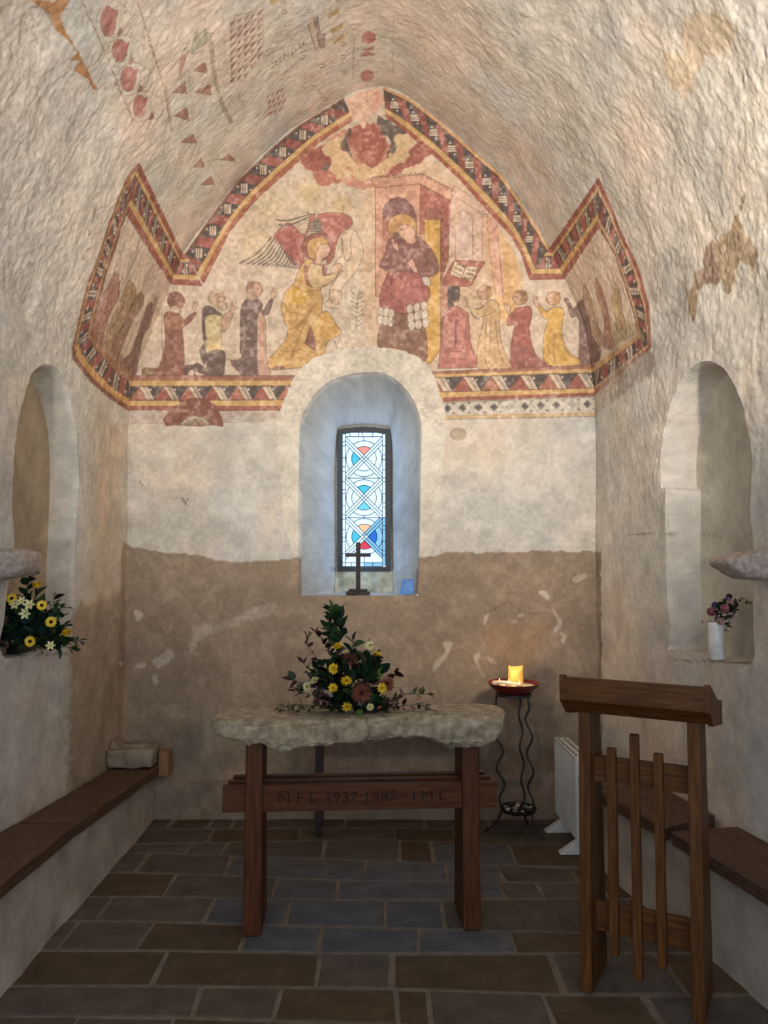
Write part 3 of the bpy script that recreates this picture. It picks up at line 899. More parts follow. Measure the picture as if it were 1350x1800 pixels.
def paint_right_figures():
    SK = (206, 162, 134)

    def kneel(cp, hx, hy, r, body, hands, col, folds, sk=SK, hair=(180, 132, 88)):
        fill(cp, body, col, .95, line=1.1)
        for f in folds:
            stroke(cp, f, 1.0, (84, 56, 44), .75)
        face(cp, hx, hy, r, sk, hair, -1)
        pray_hands(cp, hands[0], hands[1], 1.15, -1)
    kneel(D_, 348, 262, 60, [(330, 375), (390, 325), (450, 340), (475, 420), (470, 540), (490, 690), (550, 830), (620, 930), (560, 950), (400, 950), (290, 890), (290, 700), (330, 530), (330, 465),
                             (280, 485), (215, 390), (230, 380), (290, 400)], (196, 335), (196, 160, 116),
          [[(365, 470), (350, 700), (360, 860), (420, 950)], [(400, 500), (390, 760)], [(440, 500), (480, 800), (600, 930)], [(220, 390), (290, 405), (350, 370)], [(330, 465), (420, 435)]])
    stroke(D_, [(215, 390), (250, 460), (290, 480)], 2.2, (84, 80, 78), .9)
    kneel(D_, 648, 305, 62, [(610, 400), (680, 380), (740, 390), (745, 470), (725, 570), (760, 740), (810, 830), (900, 880), (910, 950), (640, 940), (565, 850), (580, 640), (600, 540), (540, 540),
                             (550, 460), (590, 420)], (560, 390), (150, 78, 70), [[(600, 540), (580, 480), (600, 430)], [(660, 700), (640, 860)]], hair=(150, 104, 76))
    fill(D_, [(580, 660), (770, 780), (900, 880), (900, 950), (640, 935), (565, 850)], (126, 76, 74), .6, soft=12)
    kneel(D_, 930, 310, 60, [(900, 400), (960, 380), (1020, 410), (1010, 500), (1000, 590), (1020, 690), (1080, 790), (1170, 830), (1165, 870), (1000, 900), (880, 870), (840, 790), (850, 610), (885, 500),
                             (850, 480), (800, 380), (815, 370), (870, 420)], (805, 335), (206, 158, 76), [[(940, 620), (930, 780), (960, 880)], [(880, 700), (900, 830)], [(1000, 700), (1090, 830)], [(870, 430), (885, 500)]])
    # fourth kneeling and those round the corner
    fill(D_, [(1150, 330), (1190, 340), (1220, 440), (1260, 640), (1330, 740), (1300, 850), (1160, 850), (1150, 680), (1140, 480), (1080, 470), (1050, 380), (1020, 320), (1050, 310), (1100, 400)], (104, 78, 76), .9, line=.9, soft=2)
    fill(G_, [(560, 800), (580, 830), (610, 900), (640, 1050), (700, 1180), (660, 1220), (610, 1130), (590, 1000), (560, 940)], (150, 122, 100), .75, line=.8, soft=2)
    fill(G_, [(640, 760), (660, 800), (690, 860), (720, 980), (740, 1120), (770, 1220), (700, 1230), (700, 1080), (680, 960), (650, 900)], (156, 106, 96), .75, line=.8, soft=2)
    fill(G_, [(735, 680), (760, 760), (800, 860), (820, 1000), (850, 1080), (830, 1160), (780, 1090), (770, 980), (740, 900), (770, 830)], (172, 142, 92), .75, line=.8, soft=2)
    fill(G_, [(760, 1070), (850, 1080), (910, 1070), (920, 1130), (780, 1200)], (150, 130, 92), .6, soft=3)
    fill(G_, [(530, 1200), (640, 1200), (670, 1250), (620, 1350), (540, 1350)], (112, 80, 76), .7, soft=4)


def paint_vault():
    S = (166, 142, 122)
    fill(ID, [(0, 0), (60, 0), (110, 40), (170, 155), (230, 260), (200, 330), (150, 450), (120, 600), (0, 640)], (198, 194, 186), .6, smooth=False, soft=30, rough=8)
    # brown scar and arcs at the far left
    fill(V1, [(215, 0), (340, 0), (365, 25), (385, 0), (490, 0), (415, 115), (470, 240), (540, 350), (600, 470), (680, 625), (650, 625), (610, 550), (560, 520), (515, 490), (560, 420),
              (490, 420), (540, 370), (480, 290), (380, 200), (345, 95), (260, 40)], (166, 112, 66), .95, smooth=False, rough=1.2)
    stroke(V1, [(135, 310), (140, 170), (190, 70), (260, 50), (330, 90), (365, 180)], 3.2, (136, 120, 112), .7)
    stroke(V1, [(180, 250), (190, 170), (230, 130), (265, 180)], 2, (130, 112, 96), .6)
    # framed strip of scrolls
    stroke(V1, [(580, 20), (720, 340), (930, 850)], 1.4, (128, 84, 66), .85)
    stroke(V1, [(955, 0), (1050, 300), (1140, 600), (1195, 910)], 1.4, (128, 84, 66), .85)
    for cx, cy, rx, ry in ((755, 150, 55, 110), (835, 355, 52, 82), (895, 550, 55, 88), (975, 740, 45, 80)):
        t = np.linspace(0, 2 * math.pi, 14, endpoint=False)
        fill(V1, np.c_[cx + rx * np.cos(t), cy + ry * np.sin(t)], (156, 92, 86), .9, smooth=False, rough=.8, line=.7)
        fill(V1, [(cx + rx * .5, cy - ry * .7), (cx + rx * 1.35, cy - ry * .8), (cx + rx, cy)], (156, 92, 86), .9, smooth=False)
        stroke(V1, [(cx + 120, cy - ry * .9), (cx + 20, cy - ry * 1.35), (cx - rx * 1.5, cy - .2 * ry), (cx - rx, cy + ry * 1.2), (cx + 40, cy + ry * 1.25), (cx + 110, cy + .5 * ry)], 1.0, (128, 90, 70), .8)
        stroke(V1, [(cx + 75, cy + 70), (cx + 90, cy - 50), (cx + 150, cy - 60), (cx + 165, cy + 30), (cx + 120, cy + 90), (cx + 80, cy + 70)], 1.0, (128, 96, 76), .7)
        fill(V1, [(cx + 60, cy + 90), (cx + 85, cy + 40), (cx + 100, cy + 70), (cx + 85, cy + 95)], (120, 86, 80), .85)
    # pennons
    for pts in ([(255, 400), (320, 350), (335, 410)], [(140, 525), (205, 465), (220, 525)], [(265, 520), (350, 475), (358, 535)], [(150, 655), (215, 605), (235, 680)], [(180, 805), (255, 755), (275, 805)],
                [(255, 945), (300, 890), (320, 940)], [(300, 1045), (355, 990), (375, 1040)], [(410, 905), (460, 870), (495, 905)]):
        x0, x1 = pts[0][0], pts[2][0]
        fill(V2, pts, (148, 98, 86), .85, smooth=False, rough=.8, line=.7)
        stroke(V2, [pts[0], (pts[2][0], pts[2][1] + 4)], .9, (120, 90, 76), .6)
    stroke(V2, [(230, 400), (240, 520), (250, 680)], 1.2, S, .9)
    stroke(V2, [(100, 480), (140, 740)], 1.2, (130, 92, 74), .8)
    stroke(V2, [(0, 230), (80, 460), (120, 690)], 1.2, (130, 92, 74), .7)
    stroke(V2, [(320, 880), (430, 1050)], 1.2, S, .9)
    stroke(V2, [(240, 940), (400, 900), (500, 920)], 1.0, (120, 90, 76), .6)
    # green beast and its grey tail
    fill(V2, [(240, 300), (270, 170), (290, 190), (325, 155), (335, 185), (370, 185), (350, 230), (280, 280)], (136, 138, 118), .8, rough=1)
    fill(V2, [(240, 280), (215, 330), (190, 420), (150, 460), (175, 430), (180, 330)], (140, 96, 84), .8)
    fill(V2, [(345, 240), (370, 235), (390, 440), (430, 580), (480, 680), (455, 690), (400, 570), (365, 420)], (136, 126, 110), .8)
    stroke(V2, [(470, 430), (500, 510), (550, 620)], 1.1, S, .8)
    # lozenge shields
    def shield(cols, rows, o, ex, ey, outline):
        o, ex, ey = np.array(o, float), np.array(ex, float), np.array(ey, float)
        from_ = outline
        for i in range(cols):
            for j in range(rows):
                c = o + ex * i + ey * j
                if not from_(i, j):
                    continue
                fill(V2, [c, c + ex * .95 - ey * .35, c + ey * .62], (132, 86, 82), .88, smooth=False)
    shield(5, 9, (468, 130), (38, -14), (0, 40), lambda i, j: not (j > 6 and i > 3) and not (j > 7 and i > 2))
    stroke(V2, [(465, 120), (500, 85), (645, 60), (655, 240), (600, 330), (470, 430), (465, 120)], 1.0, (130, 96, 84), .8, smooth=False)
    shield(4, 4, (672, 545), (26, -12), (5, 32), lambda i, j: not (j > 2 and i > 2))
    fill(V2, [(630, 695), (680, 640), (720, 610), (680, 650)], (132, 86, 82), .85, smooth=False)
    # inscription, walls and turrets
    for k in range(9):
        x, y = 700 + k * 22, 385 - k * 16
        stroke(V2, [(x, y), (x + 6, y - 28)], 1.4, (96, 78, 68), .8)
        stroke(V2, [(x, y), (x + 12, y - 8)], 1.2, (96, 78, 68), .8)
    for k in range(7):
        x, y = 770 + k * 18, 420 - k * 14
        stroke(V2, [(x, y), (x + 4, y - 22), (x + 12, y - 14)], 1.1, (110, 90, 78), .7)
    stroke(V2, [(660, 320), (760, 270), (780, 320), (880, 290), (945, 280), (900, 130)], 1.1, (110, 90, 78), .8, smooth=False)
    fill(V2, [(900, 125), (935, 105), (975, 270), (945, 275)], (180, 160, 140), .6, smooth=False, line=.9)
    fill(V2, [(935, 100), (960, 95), (975, 190), (1000, 190), (1000, 265), (970, 268)], (98, 84, 78), .6, smooth=False, line=.9)
    for x, y in ((1010, 80), (1030, 165), (1040, 225)):
        fill(V2, [(x, y), (x + 70, y - 35), (x + 75, y - 8), (x + 10, y + 25)], (164, 136, 88), .8, smooth=False, rough=.8)
    for x, y in ((1105, 250), (1105, 325), (985, 375), (1110, 410), (915, 65), (1070, 0), (770, 70), (760, 10)):
        stroke(V2, [(x - 14, y - 8), (x + 8, y - 12), (x + 12, y + 4), (x - 12, y + 6)], 2.0, (124, 96, 84), .8)
    fill(V2, [(690, 0), (740, 0), (720, 25), (695, 28)], (166, 136, 84), .8)
    for k in range(4):
        x, y = 930 + 22 * k, 490 + 22 * k
        stroke(V2, [(x, y), (x + 14, y - 8), (x + 18, y + 12), (x + 4, y + 18)], 1.0, (104, 86, 76), .75)
    stroke(V2, [(860, 650), (900, 620)], 1.2, S)
    # red roundels by the crown
    disc(V2, (1248, 212), 42, (160, 92, 92), .9, ry=36, rough=1)
    fill(V2, [(1195, 320), (1235, 285), (1290, 310)], (150, 92, 88), .85, smooth=False)
    fill(V2, [(1210, 285), (1275, 255), (1275, 285)], (150, 92, 88), .85, smooth=False)
    disc(V2, (1238, 428), 40, (164, 104, 100), .8, ry=34, rough=1)
    stroke(V2, [(1165, 200), (1158, 450)], 1.1, (128, 92, 80), .8)
    stroke(V2, [(1165, 270), (1220, 275), (1290, 200)], 1.0, (128, 92, 80), .7)
    stroke(ID, [(693, 20), (690, 90), (691, 130)], 1.0, (130, 104, 90), .7)
    # faint scattered leaves, one mark each
    r = np.random.default_rng(5)
    for k in range(150):
        x, y = r.uniform(250, 640), r.uniform(0, 180)
        if 390 < x < 470 and 15 < y < 130:
            continue
        l = r.uniform(2, 5)
        stroke(ID, [(x, y), (x + l * r.uniform(-1, 1), y + l)], r.uniform(1, 2.2), (130, 102, 88), r.uniform(.3, .6))
    for k in range(90):
        x = r.uniform(0, 230)
        y = r.uniform(0, 150)
        stroke(ID, [(x, y), (x + r.uniform(-3, 3), y + r.uniform(2, 6))], r.uniform(1, 2.5), (120, 108, 100), r.uniform(.25, .5))
    for k in range(60):
        x, y = r.uniform(700, 960), r.uniform(0, 170)
        stroke(ID, [(x, y), (x + r.uniform(-5, 5), y + r.uniform(2, 6))], r.uniform(.8, 1.6), (140, 116, 102), r.uniform(.3, .5))
    for k in range(70):                     # three-dot sprigs
        x, y = r.uniform(95, 640), r.uniform(0, 230)
        if y > 235 - 0.36 * abs(x - 60) and x > 400:
            continue
        for j in range(3):
            disc(ID, (x + 3.2 * math.cos(2.1 * j), y + 3.2 * math.sin(2.1 * j)), r.uniform(.9, 1.6), (128, 98, 86), r.uniform(.35, .65))
    for k in range(26):                     # faint tendrils
        x, y = r.uniform(260, 960), r.uniform(0, 120)
        L, t0 = r.uniform(15, 45), r.uniform(0, 6.28)
        stroke(ID, [(x, y), (x + L * .5 * math.cos(t0), y + L * .5 * math.sin(t0)), (x + L * math.cos(t0 + .9), y + L * math.sin(t0 + .9))], r.uniform(.7, 1.2), (136, 106, 92), r.uniform(.3, .55))
    for x0 in (392, 412, 438):
        stroke(ID, [(x0, 30), (x0 + 5, 120)], .8, (136, 100, 90), .6)
    # left wall leaf scraps
    for p in ([(700, 650), (715, 560), (735, 520)], [(670, 700), (680, 740), (665, 735)], [(620, 930), (650, 860), (680, 840)], [(765, 550), (770, 500)]):
        stroke(Crop(0, 240, 4.285), p, 2.2, (130, 104, 88), .7)


def paint_walls():
    # bare stone showing on the right wall
    fill(R_, [(700, 650), (750, 620), (800, 640), (830, 560), (900, 540), (950, 400), (1000, 380), (1010, 460), (1080, 560), (1120, 650), (1165, 690), (1160, 780), (1120, 850), (1110, 950), (1095, 860),
              (1040, 820), (1000, 800), (960, 880), (950, 1060), (900, 1080), (865, 1040), (850, 960), (800, 1000), (690, 990), (640, 1050), (610, 1290), (590, 1340), (560, 1240), (500, 1000), (500, 950),
              (570, 1100), (600, 880), (640, 920), (680, 860)], (150, 128, 98), .95, smooth=False, rough=4, soft=2)
    fill(R_, [(700, 650), (760, 640), (800, 820), (830, 950), (800, 1000), (690, 990), (620, 1040), (610, 900), (680, 850)], (132, 108, 96), .8, smooth=False, rough=4, soft=4)
    for k, (x, y) in enumerate(((1030, 250), (1010, 330), (1150, 740), (910, 1050), (590, 1290))):
        disc(R_, (x, y), 18, (104, 84, 70), .7, ry=34, rough=2, soft=2)
    fill(M_, [(1080, 60), (1180, 40), (1240, 90), (1220, 170), (1150, 190), (1110, 250), (1080, 330), (1040, 300), (1000, 230), (1010, 180), (1060, 170)], (196, 166, 126), .55, rough=8, soft=14)
    fill(M_, [(640, 420), (700, 430), (760, 560), (740, 610), (690, 540)], (150, 146, 128), .4, rough=6, soft=12)
    fill(M_, [(980, 860), (1060, 830), (1080, 960), (1040, 1100), (960, 1000)], (156, 154, 146), .45, rough=6, soft=14)
    # dark render on the lower east wall
    low = [(214, 950), (232, 962), (300, 972), (350, 975), (380, 985), (420, 987), (475, 986), (520, 981), (560, 990), (730, 980), (745, 980), (800, 970), (860, 972), (940, 968), (1000, 970), (1056, 968),
           (1060, 1470), (200, 1470)]
    fill(ID, low, (146, 126, 106), .93, smooth=False, rough=3, soft=2)
    # left return: render line lower
    fill(ID, [(218, 1040), (190, 1050), (160, 1060), (135, 1068), (124, 1090), (118, 1470), (230, 1470)], (156, 132, 108), .8, smooth=False, rough=8, soft=16)
    fill(ID, [(165, 725), (215, 755), (222, 1045), (175, 1065), (150, 1070), (160, 850)], (192, 166, 138), .55, smooth=False, rough=8, soft=40)
    # limewash showing through
    W = (182, 168, 152)
    for pts in ([(395, 650), (415, 560), (440, 500), (560, 480), (700, 420), (860, 365), (860, 430), (700, 470), (560, 530), (460, 570), (430, 620)],):
        fill(LL, pts, W, .6, rough=5, soft=12)
    for pts in ([(205, 680), (270, 640), (285, 610), (325, 655), (250, 715)], [(110, 410), (160, 425), (125, 465)], [(110, 710), (165, 690), (160, 720)], [(205, 770), (230, 765), (240, 800), (220, 810)], [(25, 690), (48, 685), (40, 710)]):
        fill(LL, pts, (196, 180, 166), .85, rough=2, soft=2)
    for pts in ([(205, 650), (265, 660), (240, 720), (190, 790), (140, 830), (150, 780), (210, 720)], [(455, 490), (480, 480), (470, 520), (455, 550), (448, 520)], [(790, 340), (830, 345), (850, 390), (800, 375)],
                [(870, 450), (890, 480), (930, 540), (900, 590), (950, 610), (940, 660), (920, 650), (930, 620), (880, 580), (900, 540)], [(990, 265), (1060, 235), (1075, 260), (1010, 295)],
                [(390, 740), (430, 720), (420, 790), (470, 870), (440, 850), (410, 800)], [(470, 740), (500, 760), (540, 770), (490, 775)], [(610, 530), (650, 525), (640, 545)], [(650, 490), (695, 480), (680, 500)]):
        fill(LR, pts, (200, 184, 168), .75, rough=2, soft=3)
    for p in ([(455, 480), (560, 430), (600, 410), (700, 470), (850, 480)], [(130, 830), (170, 930), (200, 1000)], [(230, 740), (320, 700), (400, 790), (470, 870)]):
        stroke(LR, p, 2.0, (124, 100, 82), .55)
    fill(LR, [(450, 560), (600, 540), (830, 520), (860, 600), (760, 760), (700, 830), (560, 780), (470, 660)], (170, 134, 100), .45, rough=6, soft=26)
    fill(LR, [(360, 1060), (420, 960), (480, 930), (760, 850), (780, 800), (860, 810), (900, 900), (880, 1100), (880, 1500), (400, 1500), (540, 1200), (500, 1060)], (112, 98, 86), .6, rough=6, soft=14)
    fill(LR, [(800, 1520), (860, 1440), (890, 1480), (830, 1580)], W, .35, rough=3, soft=6)
    fill(LL, [(320, 1180), (400, 1020), (530, 960), (600, 1100), (560, 1280), (330, 1290)], (150, 136, 120), .5, rough=6, soft=10)
    for k, (x, y) in enumerate(((610, 830), (620, 845), (860, 940), (870, 950), (880, 930), (850, 925))):
        disc(Crop(0, 620, 3.215), (x + 180, y - 100), 8, (120, 106, 88), .6, rough=1)
    # small pit right of the window
    disc(ID, (806, 763), 15, (168, 152, 130), .8, ry=11, rough=2)
    # chipped sill edges, scratched marks
    stroke(ID, [(1186, 1160), (1215, 1163), (1250, 1161), (1290, 1165), (1322, 1165)], 2.6, (128, 108, 88), .6)
    stroke(ID, [(4, 1150), (40, 1152), (80, 1150), (122, 1149)], 2.6, (132, 112, 92), .55)
    stroke(LL, [(500, 1400), (503, 1370), (518, 1372), (520, 1385), (504, 1388)], 1.1, (84, 66, 54), .7)
    stroke(LL, [(400, 940), (412, 890)], 1.6, (104, 84, 70), .6)
    stroke(LL, [(425, 890), (432, 915)], 1.4, (104, 84, 70), .6)
    # hairlines
    stroke(LR, [(1120, 100), (1150, 560), (1160, 800), (1185, 870)], 1.4, (188, 172, 154), .5)
    stroke(ID, [(1080, 940), (1160, 938), (1200, 940), (1310, 944)], 1.4, (128, 112, 96), .6)
    stroke(LL, [(1000, 150), (1130, 160), (800, 140)], .6, (150, 130, 110), .3)


paint_background()
paint_left_figures()
paint_angel()
paint_mary()
paint_right_figures()
paint_borders()
paint_vault()
paint_walls()


# the old paint has faded towards the ground colour
_f = np.zeros((CH, 1, 1), np.float32)
_f[:int(752 * SS)] = 0.24
PC += (np.array((206, 184, 162), np.float32) - PC) * _f

BASE = np.array((202, 195, 182), np.float32)
PINKISH = np.array((204, 184, 165), np.float32)
GREYISH = np.array((192, 188, 180), np.float32)


def pigment(P, tone=0.0, seed=0, skip=None, niche=None):
    """linear albedo at wall points: plaster, stains and paint"""
    px, py = project(P)
    x, y, z = P[..., 0], P[..., 1], P[..., 2]
    n1 = fbm(x * 2.2, y * 2.2, z * 2.2, 3, 21 + seed)
    n2 = fbm(x * 11, y * 11, z * 11, 3, 31 + seed)
    n3 = fbm(x * 45, y * 45, z * 45, 2, 41 + seed)
    n4 = fbm(x * 3.1 + 9, y * 3.1, z * 1.6, 3, 51 + seed)
    base = BASE + (PINKISH - BASE) * np.clip(0.25 + tone + 0.5 * n1, 0, 1)[..., None]
    base = base + (GREYISH - base) * np.clip(0.25 - tone + 0.7 * n4, 0, 1)[..., None]
    # canvas lookup
    cx = np.clip(px * SS - 0.5, 0, CW - 1.001)
    cy = np.clip(py * SS - 0.5, 0, CH - 1.001)
    ok = (px > 0) & (px < 1350) & (py > 0) & (py < 1479) & (y > 2.0)
    if skip is not None:
        ok = ok & ~skip
    ix, iy = cx.astype(int), cy.astype(int)
    fx, fy = (cx - ix)[..., None], (cy - iy)[..., None]
    pm = PC * PA[..., None]

    def bil(T):
        return (T[iy, ix] * (1 - fx) + T[iy, ix + 1] * fx) * (1 - fy) + (T[iy + 1, ix] * (1 - fx) + T[iy + 1, ix + 1] * fx) * fy
    c = bil(pm)
    a = bil(PA[..., None])
    c = c / np.maximum(a, 1e-4)
    wear = np.clip(1.0 - 0.19 * sstep(0.2, 1.0, n2 + 0.7 * n3) - 0.16 * np.clip(n3, 0, 1), 0.2, 1)
    wear = wear + (1 - wear) * sstep(735, 775, py) * 0.8
    a = a * np.where(ok, 1, 0)[..., None] * wear[..., None]
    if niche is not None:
        base = np.where(niche[0][..., None], np.array(niche[1], np.float32) * (1 + 0.10 * n4[..., None]), base)  # niche back: own plaster tone, partly shade put into the colour
    if skip is not None:
        base = np.where(skip[..., None], np.array((176, 175, 166), np.float32), base)
    col = base * (1 - a) + c * a
    k = 1 + 0.05 * n1 + 0.06 * n2 + (0.045 + 0.05 * a[..., 0] * (py < 745)) * n3
    col = col * k[..., None]
    return lin(np.clip(col, 0, 250))

# ------------------------------------------------------------------ shell of the chancel
YB = 4.84
SPL_L, SPL_R = 0.05, 0.15
plaster_mat()
prof_l = [(-1.62, -0.02), (-1.62, 2.40)] + [(on_y(x, y, YB).x, on_y(x, y, YB).z) for x, y in
          ((238, 660), (264, 588), (298, 503), (324, 444), (367, 385), (418, 317), (478, 259), (526, 219), (607, 168), (640, 156), (668, 151))]
prof_r = [(1.335, -0.02), (1.335, 2.44)] + [(on_y(x, y, YB).x, on_y(x, y, YB).z) for x, y in
          ((1041, 665), (1031, 600), (1016, 545), (994, 491), (966, 434), (911, 347), (880, 304), (837, 270), (807, 241), (763, 203), (718, 170), (690, 156), (668, 151))]
PL = np.vstack([[prof_l[0]], cr(prof_l[1:], False, 10)])
PR = np.vstack([[prof_r[0]], cr(prof_r[1:], False, 10)])
XA, ZA = PL[-1]
SPLIT = 2.75


def arclen(P):
    return np.r_[0, np.cumsum(np.hypot(*np.diff(P, axis=0).T))]


FULL = np.vstack([PL, PR[::-1][1:]])
SF = arclen(FULL)


def s_of(side, z):
    if side < 0:
        return float(np.interp(z, PL[:, 1], SF[:len(PL)]))
    return float(SF[-1] - np.interp(z, PR[:, 1], arclen(PR)))


def tunnel(Y, s):
    """point of the chancel's inner surface at depth Y, profile length s"""
    x = np.interp(s, SF, FULL[:, 0])
    z = np.interp(s, SF, FULL[:, 1])
    e = 0.03
    tx = np.interp(s + e, SF, FULL[:, 0]) - np.interp(s - e, SF, FULL[:, 0])
    tz = np.interp(s + e, SF, FULL[:, 1]) - np.interp(s - e, SF, FULL[:, 1])
    l = np.maximum(np.hypot(tx, tz), 1e-6)
    nx, nz = tz / l, -tx / l          # into the room
    w = np.where(x < XA, (x - XA) / (XA + 1.62), (x - XA) / (1.335 - XA))
    k = np.where(w < 0, SPL_L, SPL_R)
    X = x + w * k * (YB - Y)
    P = np.stack([X, Y + 0 * X, z], -1)
    calm = 0.45 + 0.55 * sstep(YB, YB - 0.9, Y)
    d = 0.012 * fbm(X * 2.5, Y * 3.0, z * 2.0, 2, 1) + 0.0030 * fbm(X * 7, Y * 8, z * 6, 2, 2) * (0.4 + calm)
    wy = Y + 0.035 * noise(Y * 7, s * 6, 1.5, 12)
    wsv = s + 0.05 * noise(Y * 6, s * 5, 8.5, 13)
    rel = 0.6 * fbm(wy * 17, wsv * 10, 0.5, 2, 5, 0.6) + 0.7 * fbm(wy * 46, wsv * 30, 2.5, 2, 25, 0.7) - 0.35 * np.abs(fbm(wy * 11, wsv * 7, 4.5, 3, 15, 0.6))
    d = d + 0.0034 * rel * calm * sstep(1.2, 2.4, z) + 0.0007 * rel
    d = d * sstep(-1.2, -0.6, Y) * 1.0
    P[..., 0] += nx * d
    P[..., 2] += nz * d * sstep(0, 0.1, z)
    return P


def nearest_on(poly, q):
    """nearest point on a closed polygon and its arc parameter"""
    A = poly
    B = np.roll(poly, -1, 0)
    seg = np.hypot(*(B - A).T)
    cum = np.r_[0, np.cumsum(seg)][:-1]
    d = B - A
    t = np.clip(((q - A) * d).sum(1) / np.maximum((d * d).sum(1), 1e-12), 0, 1)
    p = A + d * t[:, None]
    i = int(np.argmin(((p - q) ** 2).sum(1)))
    return p[i], (cum[i] + t[i] * seg[i]) / seg.sum()


def inside(poly, X, Y):
    r = np.zeros(X.shape, bool)
    m = len(poly)
    for i in range(m):
        ax, ay = poly[i]
        bx, by = poly[(i + 1) % m]
        if ay != by:
            r ^= ((ay > Y) != (by > Y)) & (X < (bx - ax) * (Y - ay) / (by - ay) + ax)
    return r


def wall_mesh(name, U, V, surf, keep=None, opening=None, recess=None, levels=(), cap=True, nring=240, tone=0.0, skip=None, niche=None, label=None):
    """grid surface surf(U,V) with an optional arched opening cut to its outline and lined with a recess"""
    U, V = U.copy(), V.copy()
    n, m = U.shape
    cell = np.ones((n - 1, m - 1), bool) if keep is None else keep.copy()
    edges, par = [], {}
    if opening is not None:
        cu = (U[:-1, :-1] + U[1:, 1:]) / 2
        cv = (V[:-1, :-1] + V[1:, 1:]) / 2
        rem = inside(opening, cu, cv)
        ks = cell & ~rem
        pad = np.zeros((n + 1, m + 1), int)
        pad[1:-1, 1:-1] = rem
        touch_r = pad[:-1, :-1] + pad[1:, :-1] + pad[:-1, 1:] + pad[1:, 1:]
        bnd = (touch_r > 0) & (touch_r < 4)
        for i, j in np.argwhere(bnd):
            p, t = nearest_on(opening, np.array([U[i, j], V[i, j]]))
            U[i, j], V[i, j] = p
            par[i * m + j] = t
        for i, j in np.argwhere(rem[:-1, :] != rem[1:, :]):
            edges.append(((i + 1) * m + j, (i + 1) * m + j + 1))
        for i, j in np.argwhere(rem[:, :-1] != rem[:, 1:]):
            edges.append((i * m + j + 1, (i + 1) * m + j + 1))
        cell = ks
    P = surf(U, V).reshape(-1, 3)
    ij = np.argwhere(cell)
    a = ij[:, 0] * m + ij[:, 1]
    quads = np.stack([a, a + 1, a + m + 1, a + m], 1)
    tris = []
    n_cap0 = 0
    if opening is not None:
        # lining: an even ring of points round the outline, carried back level by level
        seg = np.r_[0, np.cumsum(np.hypot(*(np.roll(opening, -1, 0) - opening).T))]
        cl_ = np.vstack([opening, opening[:1]])
        cnt = nring
        ts = np.arange(cnt) / cnt
        ou = np.interp(ts * seg[-1], seg, cl_[:, 0])
        ov = np.interp(ts * seg[-1], seg, cl_[:, 1])
        ring0 = surf(ou, ov)
        base = len(P)
        rings = [ring0] + [recess(ring0, ts, l) for l in levels]
        P = np.vstack([P] + rings)
        extra = []
        for k in range(len(rings) - 1):
            for p in range(cnt):
                q = (p + 1) % cnt
                extra.append((base + k * cnt + p, base + k * cnt + q, base + (k + 1) * cnt + q, base + (k + 1) * cnt + p))
        if cap:                       # the flat back of the recess, on its own vertices so that its edge stays crisp
            R, c = rings[-1], rings[-1].mean(0)
            cb = n_cap0 = len(P)
            sc = tuple(1 - k / 16 for k in range(16))
            caps = []
            for k in sc:
                Q = c + (R - c) * k
                Q[:, 0] = R[:, 0] * k + c[0] * (1 - k) + 0.006 * fbm(Q[:, 0] * 2, Q[:, 1] * 2.5, Q[:, 2] * 2.5, 1, 78) * (1 - k ** 4)
                caps.append(Q)
            P = np.vstack([P] + caps + [c[None]])
            for p in range(cnt):
                q = (p + 1) % cnt
                for k in range(len(sc) - 1):
                    extra.append((cb + k * cnt + p, cb + k * cnt + q, cb + (k + 1) * cnt + q, cb + (k + 1) * cnt + p))
                tris.append((cb + 15 * cnt + p, cb + 15 * cnt + q, len(P) - 1))
        quads = np.vstack([quads, np.array(extra)])
    n_all = len(P)
    used = np.zeros(len(P), bool)
    used[quads.ravel()] = True
    for t in tris:
        used[list(t)] = True
    remap = np.cumsum(used) - 1
    P = P[used]
    quads = remap[quads]
    tr = remap[np.array(tris)] if tris else np.zeros((0, 3), int)
    me = bpy.data.meshes.new(name)
    me.vertices.add(len(P))
    me.vertices.foreach_set('co', P.astype(np.float32).ravel())
    loops = np.r_[quads.ravel(), tr.ravel()]
    me.loops.add(len(loops))
    me.loops.foreach_set('vertex_index', loops.astype(np.int32))
    starts = np.r_[np.arange(len(quads)) * 4, len(quads) * 4 + np.arange(len(tr)) * 3]
    me.polygons.add(len(starts))
    me.polygons.foreach_set('loop_start', starts.astype(np.int32))
    me.update(calc_edges=True)
    me.validate()
    me.polygons.foreach_set('use_smooth', np.ones(len(me.polygons), bool))
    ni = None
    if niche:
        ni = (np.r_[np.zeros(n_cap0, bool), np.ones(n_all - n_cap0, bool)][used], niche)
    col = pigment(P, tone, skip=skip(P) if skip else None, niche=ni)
    at = me.attributes.new('pigment', 'FLOAT_COLOR', 'POINT')
    at.data.foreach_set('color', np.c_[col, np.ones(len(P))].astype(np.float32).ravel())
    o = data_obj(name, me, 'painted_plaster')
    tag(o, label, 'wall' if name.startswith('wall') else 'ceiling', kind='structure')
    return o


def steps(*segs):
    r = []
    for a, b, d in segs:
        r += list(np.arange(a, b - d * 0.3, d))
    return np.array(r + [segs[-1][1]])


# --- side walls with their arched niches
yg = steps((-1.2, 2.4, 0.12), (2.4, 3.8, 0.0095), (3.8, 4.92, 0.006))
zg = steps((-0.02, 1.0, 0.014), (1.0, 1.9, 0.01), (1.9, SPLIT, 0.007))


def side_open(pix, x0, k):
    pts = [on_x(x, y, x0, k, YB) for x, y in cr(pix, True, 5)]
    return np.array([(p.y, p.z) for p in pts])


